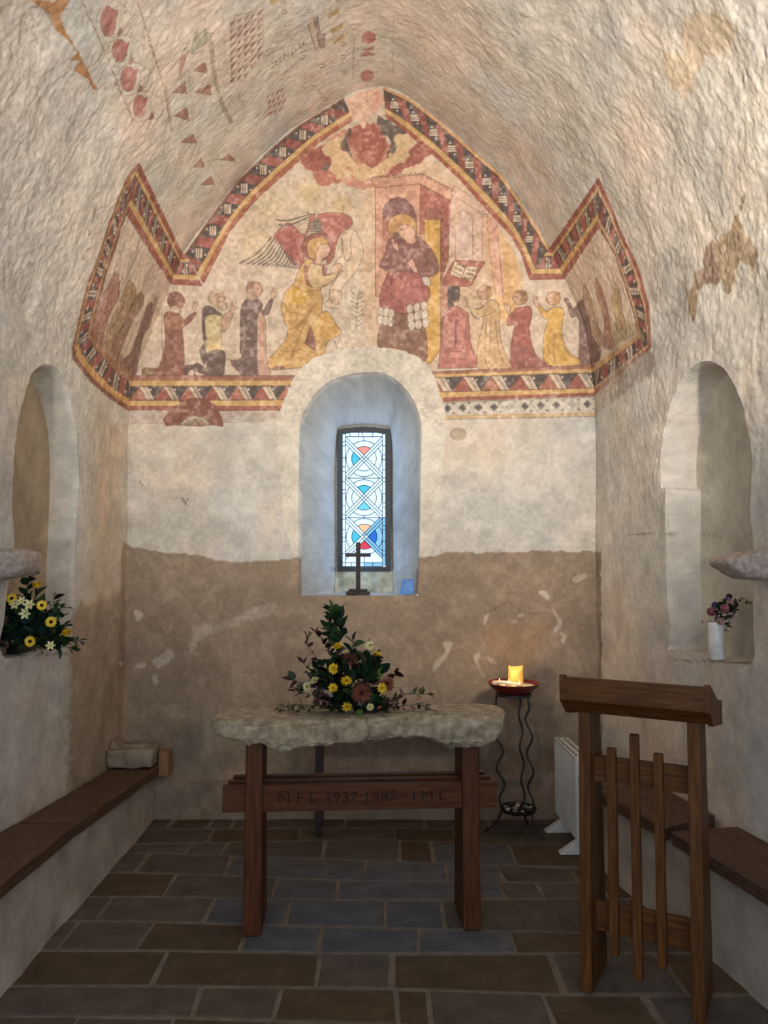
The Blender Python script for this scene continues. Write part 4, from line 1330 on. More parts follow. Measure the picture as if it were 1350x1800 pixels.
open_l = side_open([(4, 1147), (9, 1085), (16, 1020), (24, 960), (24, 850), (30, 765), (42, 700), (57, 656), (76, 640), (98, 648), (115, 675), (127, 715), (135, 765), (137, 850),
                    (133, 960), (129, 1060), (126, 1140), (124, 1148), (60, 1148)], -1.62, -SPL_L)
open_r = side_open([(1183, 1160), (1176, 1100), (1172, 1050), (1170, 950), (1171, 864), (1164, 852), (1165, 780), (1180, 715), (1202, 664), (1226, 640), (1250, 635), (1277, 650), (1300, 697),
                    (1313, 750), (1321, 800), (1320, 900), (1321, 1000), (1322, 1100), (1323, 1164), (1250, 1164)], 1.335, SPL_R)


SILL_L = on_x(62, 1147, -1.62, -SPL_L, YB).z
SILL_R = on_x(1262, 1161, 1.335, SPL_R, YB).z
for op_, sz in ((open_l, SILL_L), (open_r, SILL_R)):
    op_[:, 1] = np.where(op_[:, 1] < sz + 0.025, sz, op_[:, 1])


def side_recess(sgn, depth):
    def f(R, ts, l):
        Q = R.copy()
        c = R.mean(0)
        k = -SPL_L if sgn < 0 else SPL_R
        flat = c[0] - k * (R[:, 1] - c[1])
        Q[:, 0] = R[:, 0] + (flat - R[:, 0]) * min(1, l * 2) + sgn * depth * l
        r = math.sin(math.pi / 2 * min(1, l * 5)) * 0.012      # softened lip
        Q[:, 1] += np.sign(c[1] - R[:, 1]) * r * np.clip(np.abs(c[1] - R[:, 1]) / 0.2, 0, 1) + (c[1] - R[:, 1]) * 0.04 * l
        Q[:, 2] += np.where(R[:, 2] > 1.5, (c[2] - R[:, 2]) * 0.03 * l - r * np.clip((R[:, 2] - 1.8) * 3, 0, 1), 0)
        return Q
    return f


UU, VV = np.meshgrid(yg, zg, indexing='ij')
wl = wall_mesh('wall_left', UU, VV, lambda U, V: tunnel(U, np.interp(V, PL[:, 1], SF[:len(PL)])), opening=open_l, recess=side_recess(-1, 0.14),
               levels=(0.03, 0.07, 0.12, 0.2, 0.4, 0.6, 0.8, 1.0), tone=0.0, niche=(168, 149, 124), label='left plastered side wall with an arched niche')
sr = SF[-1] - arclen(PR)
wr = wall_mesh('wall_right', UU, VV, lambda U, V: tunnel(U, np.interp(V, PR[:, 1], sr)), opening=open_r, recess=side_recess(1, 0.17),
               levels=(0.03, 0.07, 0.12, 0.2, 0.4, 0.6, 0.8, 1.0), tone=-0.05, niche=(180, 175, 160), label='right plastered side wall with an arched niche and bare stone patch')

# --- the pointed vault
yc = steps((-1.2, 2.6, 0.14), (2.6, 4.92, 0.006))
sc_ = steps((s_of(-1, SPLIT), s_of(1, SPLIT), 0.006))
UU, VV = np.meshgrid(yc, sc_, indexing='ij')
ceil = wall_mesh('ceiling', UU, VV, tunnel, tone=0.12, label='pointed plaster vault with faded painted shields and scrolls')

# --- east wall: gable shape, plinth, splayed window opening
YW = YB + 0.45
op_out = [(525, 1047), (525, 960), (525, 860), (526, 757), (540, 712), (571, 676), (612, 659), (663, 654), (697, 668), (723, 697), (738, 732), (741, 765), (739, 860), (738, 950), (734, 1047)]
op_in = [(598, 1040), (598, 960), (597, 860), (597, 780), (598, 763), (612, 759), (630, 757), (645, 757), (660, 758), (673, 760), (682, 763), (683, 780), (682, 860), (683, 950), (684, 1040)]


def w_outline(pts, Y):
    p = [on_y(x, y, Y) for x, y in pts]
    a = cr([(v.x, v.z) for v in p], False, 6)
    return a


SILL_Z = on_y(630, 1047, YB).z
o_out = w_outline(op_out, YB)
o_in = w_outline(op_in, YW)
o_in[:, 1] = np.maximum(o_in[:, 1], SILL_Z)
o_in[0, 1] = o_in[-1, 1] = SILL_Z
n_arc = arclen(o_out)[-1]
n_bot = abs(o_out[-1, 0] - o_out[0, 0])
frac = n_arc / (n_arc + n_bot)
sin_ = arclen(o_in) / arclen(o_in)[-1]


def win_recess(R, ts, l):
    t1 = np.clip(ts / frac, 0, 1)
    x = np.interp(t1, sin_, o_in[:, 0])
    z = np.interp(t1, sin_, o_in[:, 1])
    t2 = np.clip((ts - frac) / (1 - frac), 0, 1)
    low = ts > frac
    x = np.where(low, o_in[-1, 0] + (o_in[0, 0] - o_in[-1, 0]) * t2, x)
    z = np.where(low, SILL_Z, z)
    k = l ** 1.15
    Q = R.copy()
    wob = 0.005 * fbm(R[:, 0] * 7, R[:, 2] * 7, l * 3.0, 2, 9) * math.sin(math.pi * min(l, 1))
    Q[:, 0] = R[:, 0] + (x - R[:, 0]) * k + wob
    Q[:, 2] = R[:, 2] + (z - R[:, 2]) * k + wob * np.where(low, 0.4, 1)
    Q[:, 1] = R[:, 1] + (YW + 0.03 - R[:, 1]) * l
    return Q


xg = steps((-1.72, 1.45, 0.0041))
zg2 = steps((-0.02, 1.0, 0.014), (1.0, 2.38, 0.009), (2.38, ZA + 0.06, 0.0041))
UU, VV = np.meshgrid(xg, zg2, indexing='ij')
grown = FULL.copy()
cen = np.array([XA, 2.0])
grown = cen + (grown - cen) * 1.045
cu = (UU[:-1, :-1] + UU[1:, 1:]) / 2
cv = (VV[:-1, :-1] + VV[1:, 1:]) / 2
keep = inside(np.vstack([grown, [(1.5, -1), (-1.8, -1)]]), cu, cv)


def east(U, V):
    d = 0.010 * fbm(U * 2.2, 3.3, V * 2.2, 2, 61) + 0.0035 * fbm(U * 9, 1.3, V * 9, 3, 62) + 0.0013 * fbm(U * 34, 2.3, V * 34, 2, 63)
    r = np.hypot(U - (on_y(806, 763, YB).x), (V - on_y(806, 763, YB).z) * 1.3)
    d = d - 0.012 * sstep(0.06, 0.03, r)
    Y = YB - d - 0.045 * sstep(0.262, 0.25, V + 0.006 * noise(U * 6, 0, 0.5, 8))
    return np.stack([U, Y, V], -1)


wb_ = wall_mesh('wall_back', UU, VV, east, keep=keep, opening=o_out, recess=win_recess, levels=(0.02, 0.06, 0.12, 0.2, 0.3, 0.42, 0.55, 0.68, 0.8, 0.9, 1.0), cap=False, tone=0.05, skip=lambda P: P[:, 1] > YB + 0.03,
                label='back wall with medieval wall painting above a deep splayed window')
del PC, UU, VV, cu, cv

# --- floor: mortar bed with flagstones
mottled('mortar', (104, 94, 82), (132, 121, 107), scale=14, rough=0.95, bump=0.3, bscale=80)
for nm, a, b in (('flagstone_brown', (72, 57, 42), (98, 80, 60)), ('flagstone_grey', (74, 66, 58), (102, 93, 82)), ('flagstone_bluelit', (72, 73, 76), (102, 102, 104))):
    mottled(nm, a, b, scale=9, rough=0.66, bump=0.6, bscale=90, spec=0.35, vary=0.10)
fl = MB().add([(-1.75, -1.2, 0.0), (2.2, -1.2, 0.0), (2.2, 4.95, 0.0), (-1.75, 4.95, 0.0), (-1.75, -1.2, -0.08), (2.2, -1.2, -0.08), (2.2, 4.95, -0.08), (-1.75, 4.95, -0.08)],
              [(0, 1, 2, 3), (7, 6, 5, 4), (0, 4, 5, 1), (1, 5, 6, 2), (2, 6, 7, 3), (3, 7, 4, 0)]).build('floor', 'mortar')
tag(fl, 'dark flagstone floor of uneven slabs with pale mortar joints', 'floor', kind='structure')
LN = [(1437, 1437, 1440), (1458, 1456, 1462), (1484, 1476, 1488), (1500, 1513, 1526), (1534, 1550, 1552), (1576, 1584, 1580), (1620, 1632, 1640), (1671, 1678, 1676), (1734, 1738, 1750), (1787, 1802, 1815)]
JN = [[300, 370, 410, 605, 748, 860], [368, 528, 694, 800, 930], [330, 395, 570, 702, 762, 900], [250, 399, 640, 785, 880, 1010], [300, 480, 592, 880, 950, 1060], [184, 367, 505, 676, 776, 976, 1120],
      [120, 255, 430, 560, 736, 904, 1050], [282, 560, 686, 980, 1180], [343, 488, 696, 756, 965, 1150]]


def row_y(line, X, xs):
    return np.interp(X, xs, line)


lines = []
for l in LN:
    q = [on_z(x, y) for x, y in zip((250, 650, 1000), l)]
    lines.append((np.array([v.x for v in q]), np.array([v.y for v in q])))
joints = []
for k, js in enumerate(JN):
    ym = [(a + b) / 2 for a, b in zip(LN[k], LN[k + 1])]
    joints.append([on_z(j, float(np.interp(j, (250, 650, 1000), ym))).x for j in js])
yy = float(lines[-1][1].mean())
rs = random.Random(3)
while yy > -0.9:                      # the courses go on towards and past the viewer
    yy -= rs.uniform(0.24, 0.34)
    lines.append((np.array([-1, 0, 1.0]), np.array([yy + rs.uniform(-.015, .015) for _ in range(3)])))
    x, js = -1.45 + rs.uniform(.2, .5), []
    while x < 1.6:
        js.append(x)
        x += rs.uniform(0.32, 0.62)
    joints.append(js)
for k in range(len(lines) - 1):
    xs = [-1.47] + joints[k] + [1.47 + (0.25 if k > 5 else 0.0)]
    yback, yfront = lines[k], lines[k + 1]
    for a, b in zip(xs[:-1], xs[1:]):
        if b - a < 0.05:
            continue
        g = 0.0075 + 0.002 * rs.random()
        x0, x1 = a + g, b - g

        def yb_(x):
            return float(np.interp(x, *yback)) - g

        def yf_(x):
            return float(np.interp(x, *yfront)) + g
        c = [(x0 + rs.uniform(-.011, .011), yf_(x0)), (x1 + rs.uniform(-.011, .011), yf_(x1)), (x1 + rs.uniform(-.011, .011), yb_(x1)), (x0 + rs.uniform(-.011, .011), yb_(x0))]
        cx, cy = sum(p[0] for p in c) / 4, sum(p[1] for p in c) / 4
        zt = 0.0 + rs.uniform(-0.0015, 0.0015)
        ins = 0.006

        def sh(p, q):
            return (p[0] + (cx - p[0]) / max(abs(cx - p[0]), 1e-3) * q, p[1] + (cy - p[1]) / max(abs(cy - p[1]), 1e-3) * q)
        v = [(p[0] - cx, p[1] - cy, -0.012) for p in c] + [(p[0] - cx, p[1] - cy, -0.004) for p in c] + \
            [(sh(p, ins)[0] - cx, sh(p, ins)[1] - cy, 0.0) for p in c]
        f = [(8, 9, 10, 11)] + [(i, (i + 1) % 4, 4 + (i + 1) % 4, 4 + i) for i in range(4)] + [(4 + i, 4 + (i + 1) % 4, 8 + (i + 1) % 4, 8 + i) for i in range(4)]
        px, py = project(np.array([[cx, cy, 0.0]]))
        px, py = float(px[0]), float(py[0])
        mid = abs(px - 640) < 230 and 1500 < py < 1690  # bluer middle, browner front: tint of the light put into the stone colour
        if cy < 3.1 and (px > 280):
            mt = 'flagstone_brown' if rs.random() < 0.62 else 'flagstone_grey'
        elif mid:
            mt = 'flagstone_bluelit'
        else:
            mt = rs.choice(['flagstone_grey', 'flagstone_grey', 'flagstone_brown'])
        o = mesh_obj('flagstone', v, f, mt, fl)
        o.location = (cx, cy, zt + 0.003)

# --- masonry bench bases along both sides
mottled('bench_render', (140, 132, 120), (176, 166, 150), scale=5, rough=0.9, bump=0.4, bscale=40, c3=(196, 188, 176))


def bench_base(name, line, wallx, ztop, label):
    """line: list of (x,y) foot of the riser; wall behind; rough rendered face"""
    ys = np.linspace(line[0][1], line[-1][1], 90)
    xs = np.interp(ys[::-1], [p[1] for p in line][::-1], [p[0] for p in line][::-1])[::-1]
    sgn = -1 if xs[0] < 0 else 1
    nz = 16
    V, Fc = [], []
    for i, (x, y) in enumerate(zip(xs, ys)):
        zt = float(np.interp(y, [p[0] for p in ztop][::-1], [p[1] for p in ztop][::-1]))
        for j in range(nz + 1):
            z = -0.01 + (zt + 0.01) * j / nz
            d = 0.014 * (1 - j / nz) ** 3 + 0.008 * float(noise(x * 5, y * 5, z * 6, 4)) + 0.004 * float(noise(x * 17, y * 17, z * 17, 5))
            V.append((x - sgn * d + sgn * 0.01, y, z))
        V.append((wallx(y), y, zt))
    m = nz + 2
    for i in range(len(ys) - 1):
        for j in range(m - 1):
            Fc.append((i * m + j, (i + 1) * m + j, (i + 1) * m + j + 1, i * m + j + 1))
    Fc.append(tuple(range(m)) + (len(V),))
    V.append((wallx(ys[0]), ys[0], -0.01))
    o = mesh_obj(name, V, Fc, 'bench_render', None, True)
    return tag(o, label, 'bench base', kind='structure')


def wallL(y):
    return -1.66 - SPL_L * (YB - y)


def wallR(y):
    return 1.375 + SPL_R * (YB - y)


zL = [(4.85, .292), (3.5, .345), (2.0, .40)]
zR = [(4.85, .325), (3.4, .375), (2.0, .405)]
bench_base('trim_1', [(-1.40, 4.85), (-1.40, 3.6), (-1.40, 2.9), (-1.405, 1.0), (-1.41, -1.1)], wallL, zL, 'rendered masonry base under the left wall bench')
bench_base('trim_2', [(1.12, 4.06), (1.14, 3.87), (1.27, 3.3), (1.345, 2.9), (1.56, 2.0), (1.75, 1.0), (1.95, -1.1)], wallR, zR, 'rendered masonry base under the right wall bench')

# ------------------------------------------------------------------ the window
mottled('window_iron', (12, 16, 18), (26, 32, 34), scale=30, rough=0.55, bump=0.15, spec=0.5)
mottled('lead_came', (40, 56, 62), (60, 78, 84), scale=40, rough=0.5, bump=0.0)
mottled('mossy_stone', (112, 112, 84), (150, 146, 122), scale=16, rough=0.95, bump=0.5, bscale=50, c3=(184, 180, 166))
GLOW = 1.7
for nm, c, s in (('glass_white', (188, 222, 255), GLOW), ('glass_cyan', (70, 206, 240), 1.0), ('glass_salmon', (255, 150, 130), 1.05), ('glass_peach', (255, 206, 160), 1.05),
                 ('glass_blue', (20, 110, 225), 1.0), ('glass_red', (232, 50, 70), 1.0), ('glass_pale_blue', (136, 200, 240), 1.1), ('glass_sky', (110, 214, 245), 1.05)):
    emitter(nm, c, s)
YG = YW - 0.03
w1 = empty('window_1', (0, YG, SILL_Z))
tag(w1, 'narrow leaded window of clear and coloured interlace glass in the back wall', 'window', kind='structure')


def wp(px, py):
    p = on_y(px, py, YG)
    return (p.x, p.z - SILL_Z)


def plate(name, pts, y0, y1, mat, parent):
    """pts in (x,z) local to the window; a slab between the depths y0 and y1"""
    return MB().prism(pts, 1.0, lambda a, b, c: (a, y0 + (y1 - y0) * c, b)).build(name, mat, parent)


def arch_loop(x0, x1, ytop, yside, ybot, n=9):
    """segment-headed outline in photo pixels, ccw from bottom-left"""
    top = [(x1 + (x0 - x1) * k / n, yside - (yside - ytop) * math.sin(math.pi * k / n)) for k in range(n + 1)]
    return [(x0, ybot), (x1, ybot)] + top


fo = [wp(*p) for p in arch_loop(593, 687.5, 751, 756, 1004)]
fi = [wp(*p) for p in arch_loop(601.5, 678, 759, 764, 996)]
nf = len(fo)
V = [(x, d, z) for d in (-0.02, 0.02) for loop in (fo, fi) for x, z in loop]
Fc = []
for i in range(nf):
    j = (i + 1) % nf
    Fc += [(i, j, nf + j, nf + i), (2 * nf + i, 3 * nf + i, 3 * nf + j, 2 * nf + j), (i, 2 * nf + i, 2 * nf + j, j), (nf + i, nf + j, 3 * nf + j, 3 * nf + i)]
mesh_obj('window_frame', V, Fc, 'window_iron', w1)
# mossy stone under the frame
bm_ = MB()
xa, za = wp(590, 1006)
xb, _ = wp(690, 1006)
nx_, nz_ = 24, 8
V, Fc = [], []
for i in range(nx_ + 1):
    for j in range(nz_ + 1):
        x = xa + (xb - xa) * i / nx_
        z = -0.02 + (za + 0.03) * j / nz_
        V.append((x, -0.012 - 0.06 * (1 - j / nz_) ** 2 + 0.006 * float(noise(x * 25, 0.5, z * 25, 3)), z))
for i in range(nx_):
    for j in range(nz_):
        Fc.append((i * (nz_ + 1) + j, (i + 1) * (nz_ + 1) + j, (i + 1) * (nz_ + 1) + j + 1, i * (nz_ + 1) + j + 1))
mesh_obj('window_sill', V, Fc, 'mossy_stone', w1, True)

cames = MB()


def came(p, q, w=0.0042):
    p, q = Vector((p[0], 0, p[1])), Vector((q[0], 0, q[1]))
    d = q - p
    if d.length < 1e-5:
        return
    n = Vector((-d.z, 0, d.x)).normalized() * w / 2
    pts = [p - n, q - n, q + n, p + n]
    cames.add([(v.x, -0.0075, v.z) for v in pts] + [(v.x, 0.006, v.z) for v in pts],
              [(0, 1, 2, 3), (4, 7, 6, 5), (0, 4, 5, 1), (1, 5, 6, 2), (2, 6, 7, 3), (3, 7, 4, 0)])


def clip_poly(poly, inside_fn, cut_fn):
    out = []
    for i, p in enumerate(poly):
        q = poly[(i + 1) % len(poly)]
        if inside_fn(p):
            out.append(p)
            if not inside_fn(q):
                out.append(cut_fn(p, q))
        elif inside_fn(q):
            out.append(cut_fn(p, q))
    return out


def half(poly, a, b, c):
    """keep a*x+b*y<=c"""
    def ins(p):
        return a * p[0] + b * p[1] <= c + 1e-9

    def cut(p, q):
        d1, d2 = a * p[0] + b * p[1] - c, a * q[0] + b * q[1] - c
        t = d1 / (d1 - d2)
        return (p[0] + (q[0] - p[0]) * t, p[1] + (q[1] - p[1]) * t)
    return clip_poly(poly, ins, cut) if poly else []


def area(poly):
    return 0.5 * sum(poly[i][0] * poly[(i + 1) % len(poly)][1] - poly[(i + 1) % len(poly)][0] * poly[i][1] for i in range(len(poly)))


def pane(poly, mat, lead=True):
    if len(poly) < 3 or abs(area(poly)) < 3.0:
        return
    w = [wp(*p) for p in poly]
    if area(w) < 0:
        w = w[::-1]
    plate('glass_pane', w, -0.003, 0.003, mat, w1)
    if lead:
        for i in range(len(w)):
            came(w[i], w[(i + 1) % len(w)])


def panel(x0, x1, y0, y1, cx, cy, R, r, cols):
    w = 4.6 * math.sqrt(2)
    rect = [(x0, y0), (x1, y0), (x1, y1), (x0, y1)]
    for qi, (ax, ay) in enumerate(((0, -1), (1, 0), (0, 1), (-1, 0))):     # top, right, bottom, left
        bx, by = -ay, ax

        def to(u, v):
            return (cx + ax * u + bx * v, cy + ay * u + by * v)

        def th(rad):           # angle where u - |v| = w meets the circle
            s = (math.sqrt(2 * rad * rad - w * w) - w) / 2
            return math.atan2(s, s + w)
        def arc(rad, a0, a1, n=8):
            return [to(rad * math.cos(a0 + (a1 - a0) * k / n), rad * math.sin(a0 + (a1 - a0) * k / n)) for k in range(n + 1)]
        ti, to_ = th(r), th(R)
        sec = [to(w, 0)] + arc(r, -ti, ti)
        ringq = arc(r, -ti, ti) + arc(R, to_, -to_)
        big = 60
        outer = arc(R, -to_, to_) + [to(big + w, big), to(big + w, -big)]

        def crect(p):
            for a, b, c in ((1, 0, x1), (-1, 0, -x0), (0, 1, y1), (0, -1, -y0)):
                p = half(p, a, b, c)
            return p
        pane(crect(sec), cols.get(('s', qi), 'glass_white'))
        pane(crect(ringq), cols.get(('r', qi), 'glass_white'))
        # what is left outside the ring falls into two corner pieces
        for sgn in (1, -1):
            h = arc(R, 0, sgn * to_) + [to(big + w, sgn * big), to(big + w, 0)]
            pane(crect(h), cols.get(('o', qi), 'glass_white'))
    # the crossing bands, each of two strips, woven at the centre
    s2 = math.sqrt(.5)
    ww = 4.6
    for k, (dx, dy) in enumerate(((s2, -s2), (s2, s2), (-s2, s2), (-s2, -s2))):
        nx, ny = -dy, dx
        for side in (0, 1):
            o0, o1 = (-ww, 0) if side == 0 else (0, ww)
            st = ww if (k + side) % 2 else 0.0
            poly = [(cx + dx * st + nx * o0, cy + dy * st + ny * o0), (cx + dx * 70 + nx * o0, cy + dy * 70 + ny * o0), (cx + dx * 70 + nx * o1, cy + dy * 70 + ny * o1), (cx + dx * st + nx * o1, cy + dy * st + ny * o1)]
            for a, b, c in ((1, 0, x1), (-1, 0, -x0), (0, 1, y1), (0, -1, -y0)):
                poly = half(poly, a, b, c)
            pane(poly, cols.get(('b', k), 'glass_white'))


X0, X1 = 607.3, 672.3
panel(X0, X1, 768, 840.5, 639.8, 806.5, 31.4, 21.6, {('s', 0): 'glass_salmon', ('s', 3): 'glass_cyan', ('s', 1): 'glass_white'})
panel(X0, X1, 840.5, 910, 640, 875, 31.4, 21.6, {('s', 0): 'glass_cyan', ('s', 2): 'glass_sky'})
panel(X0, X1, 910, 989, 640.5, 943.5, 31.8, 22, {('s', 0): 'glass_peach', ('s', 3): 'glass_cyan', ('s', 1): 'glass_blue', ('s', 2): 'glass_red', ('r', 1): 'glass_pale_blue', ('b', 1): 'glass_pale_blue',
                                                ('o', 1): 'glass_pale_blue', ('b', 0): 'glass_pale_blue'})
# border panes up both sides, over the head and along the foot
for xa_, xb_, side in ((602, X0, 0), (X1, 677.6, 1)):
    y = 763.0
    k = 0
    while y < 994:
        y2 = min(y + (14, 7, 21, 16, 8, 18)[(k + side * 2) % 6], 995.5)
        pane([(xa_, y), (xb_, y), (xb_, y2), (xa_, y2)], 'glass_pale_blue' if side and y > 908 else 'glass_white')
        y = y2
        k += 1
xs_ = [X0, 615, 630.5, 637, 655, X1]
for a, b in zip(xs_[:-1], xs_[1:]):
    pane([(a, 760.5), (b, 760.5), (b, 768), (a, 768)], 'glass_white')
for a, b in ((X0, 618), (618, 640), (640, 655), (655, X1)):
    pane([(a, 989), (b, 989), (b, 995.8), (a, 995.8)], 'glass_white' if a < 640 else 'glass_pale_blue')
cames.build('lead_came', 'lead_came', w1)
for zz in (0.25, 0.6, 0.95):          # added point lamps inside the glass, standing in for daylight on the recess
    lamp('recess_fill_light', 'POINT', (on_y(640, 900, YG).x, YG - 0.15, SILL_Z + zz), None, 1.5, (0.24, 0.50, 1.0), shadow_soft_size=0.0)

# things on the window sill
mottled('dark_cross_wood', (30, 20, 20), (50, 36, 34), scale=12, rough=0.5, stretch=(4, 4, 1), bump=0.1)
YCR = YB + 0.085
bz = SILL_Z + 0.004
c0 = on_y(629.5, 1046, YCR)
cross = empty('standing_cross', (c0.x, YCR, bz))
tag(cross, 'small dark wooden cross on a stepped foot on the window sill', 'cross')
k_ = YCR / FPX
MB().box(-20.5 * k_, 20.5 * k_, -0.05, 0.05, 0, 5.5 * k_, 0.002).build('base_step', 'dark_cross_wood', cross)
MB().box(-16 * k_, 16 * k_, -0.036, 0.036, 5.5 * k_, 9.5 * k_, 0.002).build('base_step', 'dark_cross_wood', cross)
MB().box(-3.9 * k_, 3.9 * k_, -0.012, 0.012, 9.5 * k_, 91 * k_, 0.002).build('upright', 'dark_cross_wood', cross)
MB().box(-22 * k_, 22 * k_, -0.0125, 0.0125, 65.5 * k_, 72 * k_, 0.002).build('crossbar', 'dark_cross_wood', cross)

mottled('blue_card', (70, 112, 178), (92, 136, 200), scale=60, rough=0.6, bump=0.0)
mottled('blue_card_print', (112, 150, 206), (128, 166, 216), scale=60, rough=0.6, bump=0.0)
YC = YB + 0.06
a = on_y(702, 1046, YC)
card = empty('prayer_card', (a.x, YC, SILL_Z + 0.006), 0)
tag(card, 'small blue printed card leaning at the right end of the window sill', 'card')
kc = YC / FPX
pts = [(0, 0), (24 * kc, 0), (30 * kc, 26.5 * kc), (5 * kc, 25.5 * kc)]
MB().prism(pts, 0.004, lambda x, z, c: (x, c + 0.3 * z, z)).build('card_sheet', 'blue_card', card)
for i in range(4):
    z = 7 * kc + i * 4.2 * kc
    MB().prism([(5 * kc + .2 * z, z), (22 * kc + .2 * z, z), (22 * kc + .2 * z, z + 1.1 * kc), (5 * kc + .2 * z, z + 1.1 * kc)], 0.001, lambda x, zz, c: (x, c - 0.0012 + 0.3 * zz, zz)).build('print_line', 'blue_card_print', card)

# ------------------------------------------------------------------ wood
def wood(name, c1, c2, axis, rough=0.45, spec=0.45):
    st = {'x': (1.2, 14, 14), 'y': (14, 1.2, 14), 'z': (14, 14, 1.2)}[axis]
    return mottled(name, c1, c2, scale=5, rough=rough, detail=8, stretch=st, bump=0.12, bscale=14, spec=spec)


for ax in 'xyz':
    wood('altar_wood_' + ax, (62, 32, 15), (100, 55, 27), ax, 0.5, 0.2)
    wood('lectern_wood_' + ax, (66, 38, 15), (108, 67, 31), ax, 0.5, 0.2)
    wood('bench_wood_' + ax, (70, 49, 38), (102, 76, 60), ax, 0.6, 0.2)
wood('light_wood_z', (120, 84, 54), (160, 116, 78), 'z')
mottled('granite', (108, 94, 76), (164, 149, 124), scale=22, detail=12, rough=0.9, bump=0.8, bscale=60, c3=(204, 192, 168))
mottled('granite_pink', (140, 124, 114), (190, 174, 162), scale=45, detail=12, rough=0.9, bump=1.0, bscale=110, c3=(226, 214, 202))
mottled('block_stone', (120, 106, 90), (160, 146, 126), scale=12, detail=8, rough=0.95, bump=0.5, bscale=50)


# ------------------------------------------------------------------ stones
def rough_stone(name, mat, L, bottom, top, dep, amp, seed, nl=150, nr=56, notch=None, roughtop=0.15, parent=None):
    """long stone along local x: bottom(x), top(x) profiles, depth dep(x)->(front,back); rugged sides, dressed top"""
    V, Fc = [], []
    for i in range(nl + 1):
        f = i / nl
        x = L[0] + (L[1] - L[0]) * f
        e = min(f, 1 - f) * 2
        end = (1 - (1 - min(1, e * 7)) ** 2) ** 0.5
        b, t = bottom(x), top(x)
        y0, y1 = dep(x)
        cz, hz = (b + t) / 2, (t - b) / 2
        cy, hy = (y0 + y1) / 2, (y1 - y0) / 2
        hz2, hy2 = hz * (0.35 + 0.65 * end), hy * (0.45 + 0.55 * end)
        for j in range(nr):
            a = 2 * math.pi * j / nr
            ca, sa = math.cos(a), math.sin(a)
            p = 0.42
            yy, zz = math.copysign(abs(ca) ** p, ca), math.copysign(abs(sa) ** p, sa)
            V.append([x, cy + yy * hy2, cz + (zz * hz2 if sa < 0 else zz * (hz * (0.6 + 0.4 * end)))])
    A = np.array(V, np.float32)
    d = 0.9 * fbm(A[:, 0] * 5, A[:, 1] * 6, A[:, 2] * 9, 3, seed) + 0.4 * np.abs(fbm(A[:, 0] * 17, A[:, 1] * 17, A[:, 2] * 26, 3, seed + 5)) + 0.16 * fbm(A[:, 0] * 55, A[:, 1] * 55, A[:, 2] * 55, 2, seed + 9) - 0.35 * np.abs(fbm(A[:, 0] * 20, A[:, 1] * 24, A[:, 2] * 40, 2, seed + 13))
    ang = np.tile(2 * np.pi * np.arange(nr) / nr, nl + 1)
    k = np.where(np.sin(ang) > 0.75, roughtop, 1.0)
    out = np.stack([0 * ang, np.cos(ang), np.sin(ang)], 1)
    A = A + out * (d * amp * k)[:, None]
    A[:, 0] += amp * 0.6 * fbm(A[:, 0] * 5, A[:, 1] * 8, A[:, 2] * 8, 2, seed + 2)
    if notch:
        nx0, wdt, dpt = notch
        near = np.exp(-((A[:, 0] - nx0 - 0.008 * np.sin(A[:, 2] * 60)) / wdt) ** 2)
        A -= out * (near * dpt * np.where(np.sin(ang) > 0.75, 0.2, 1))[:, None]
    for i in range(nl):
        for j in range(nr):
            j2 = (j + 1) % nr
            Fc.append((i * nr + j, (i + 1) * nr + j, (i + 1) * nr + j2, i * nr + j2))
    Fc.append(tuple(range(nr)))
    Fc.append(tuple(nl * nr + j for j in range(nr))[::-1])
    o = mesh_obj(name, A.tolist(), Fc, mat, parent, True)
    return o


# ------------------------------------------------------------------ altar
AR = math.radians(3.5)
AO = Vector((-0.11, 3.49, 0))
base = empty('altar_trestle', AO, AR)
tag(base, 'brown wooden altar trestle of two slab legs and three rails under the stone', 'altar base')


def tapered(x0, x1, yb0, yb1, yt0, yt1, z0, z1, bev=0.004, tx=0.0):
    return MB().hexa([(x0 - tx, yb0, z0), (x1 + tx, yb0, z0), (x1 + tx, yb1, z0), (x0 - tx, yb1, z0), (x0, yt0, z1), (x1, yt0, z1), (x1, yt1, z1), (x0, yt1, z1)], bev)


for lx, top in ((-0.455, 0.80), (0.482, 0.795)):
    leg = tapered(lx - 0.036, lx + 0.036, -0.13, 0.13, -0.105, 0.105, 0.0065, top, 0.006, 0.003).build('leg', 'altar_wood_z', base)
for k, yy_ in enumerate((-0.078, 0.0, 0.078)):
    rl = MB().box(-0.59 + .012 * k, 0.60 - .012 * k, yy_ - 0.017, yy_ + 0.017, 0.508, 0.618, 0.003).build('rail', 'altar_wood_x', base)
    if k == 0:
        rail0 = rl
mottled('carved_shadow', (38, 20, 11), (50, 27, 15), scale=30, rough=0.8, bump=0.0)


def lettering(name, txt, x, y, z, size, parent, mat, depth=0.0012, width=None, rot=(math.pi / 2, 0, 0)):
    cu_ = bpy.data.curves.new(name, 'FONT')
    cu_.body = txt
    cu_.size = size
    cu_.extrude = depth
    cu_.resolution_u = 3
    tmp = bpy.data.objects.new(name + '_tmp', cu_)
    COL.objects.link(tmp)
    dg = bpy.context.evaluated_depsgraph_get()
    me = bpy.data.meshes.new_from_object(tmp.evaluated_get(dg))
    bpy.data.objects.remove(tmp)
    xs = [v.co.x for v in me.vertices]
    w0 = max(xs) - min(xs)
    sc = (width / w0) if width else 1.0
    for v in me.vertices:
        v.co.x = (v.co.x - min(xs)) * sc
    o = data_obj(name, me, mat, parent)
    o.location = (x, y, z)
    o.rotation_euler = rot
    return o


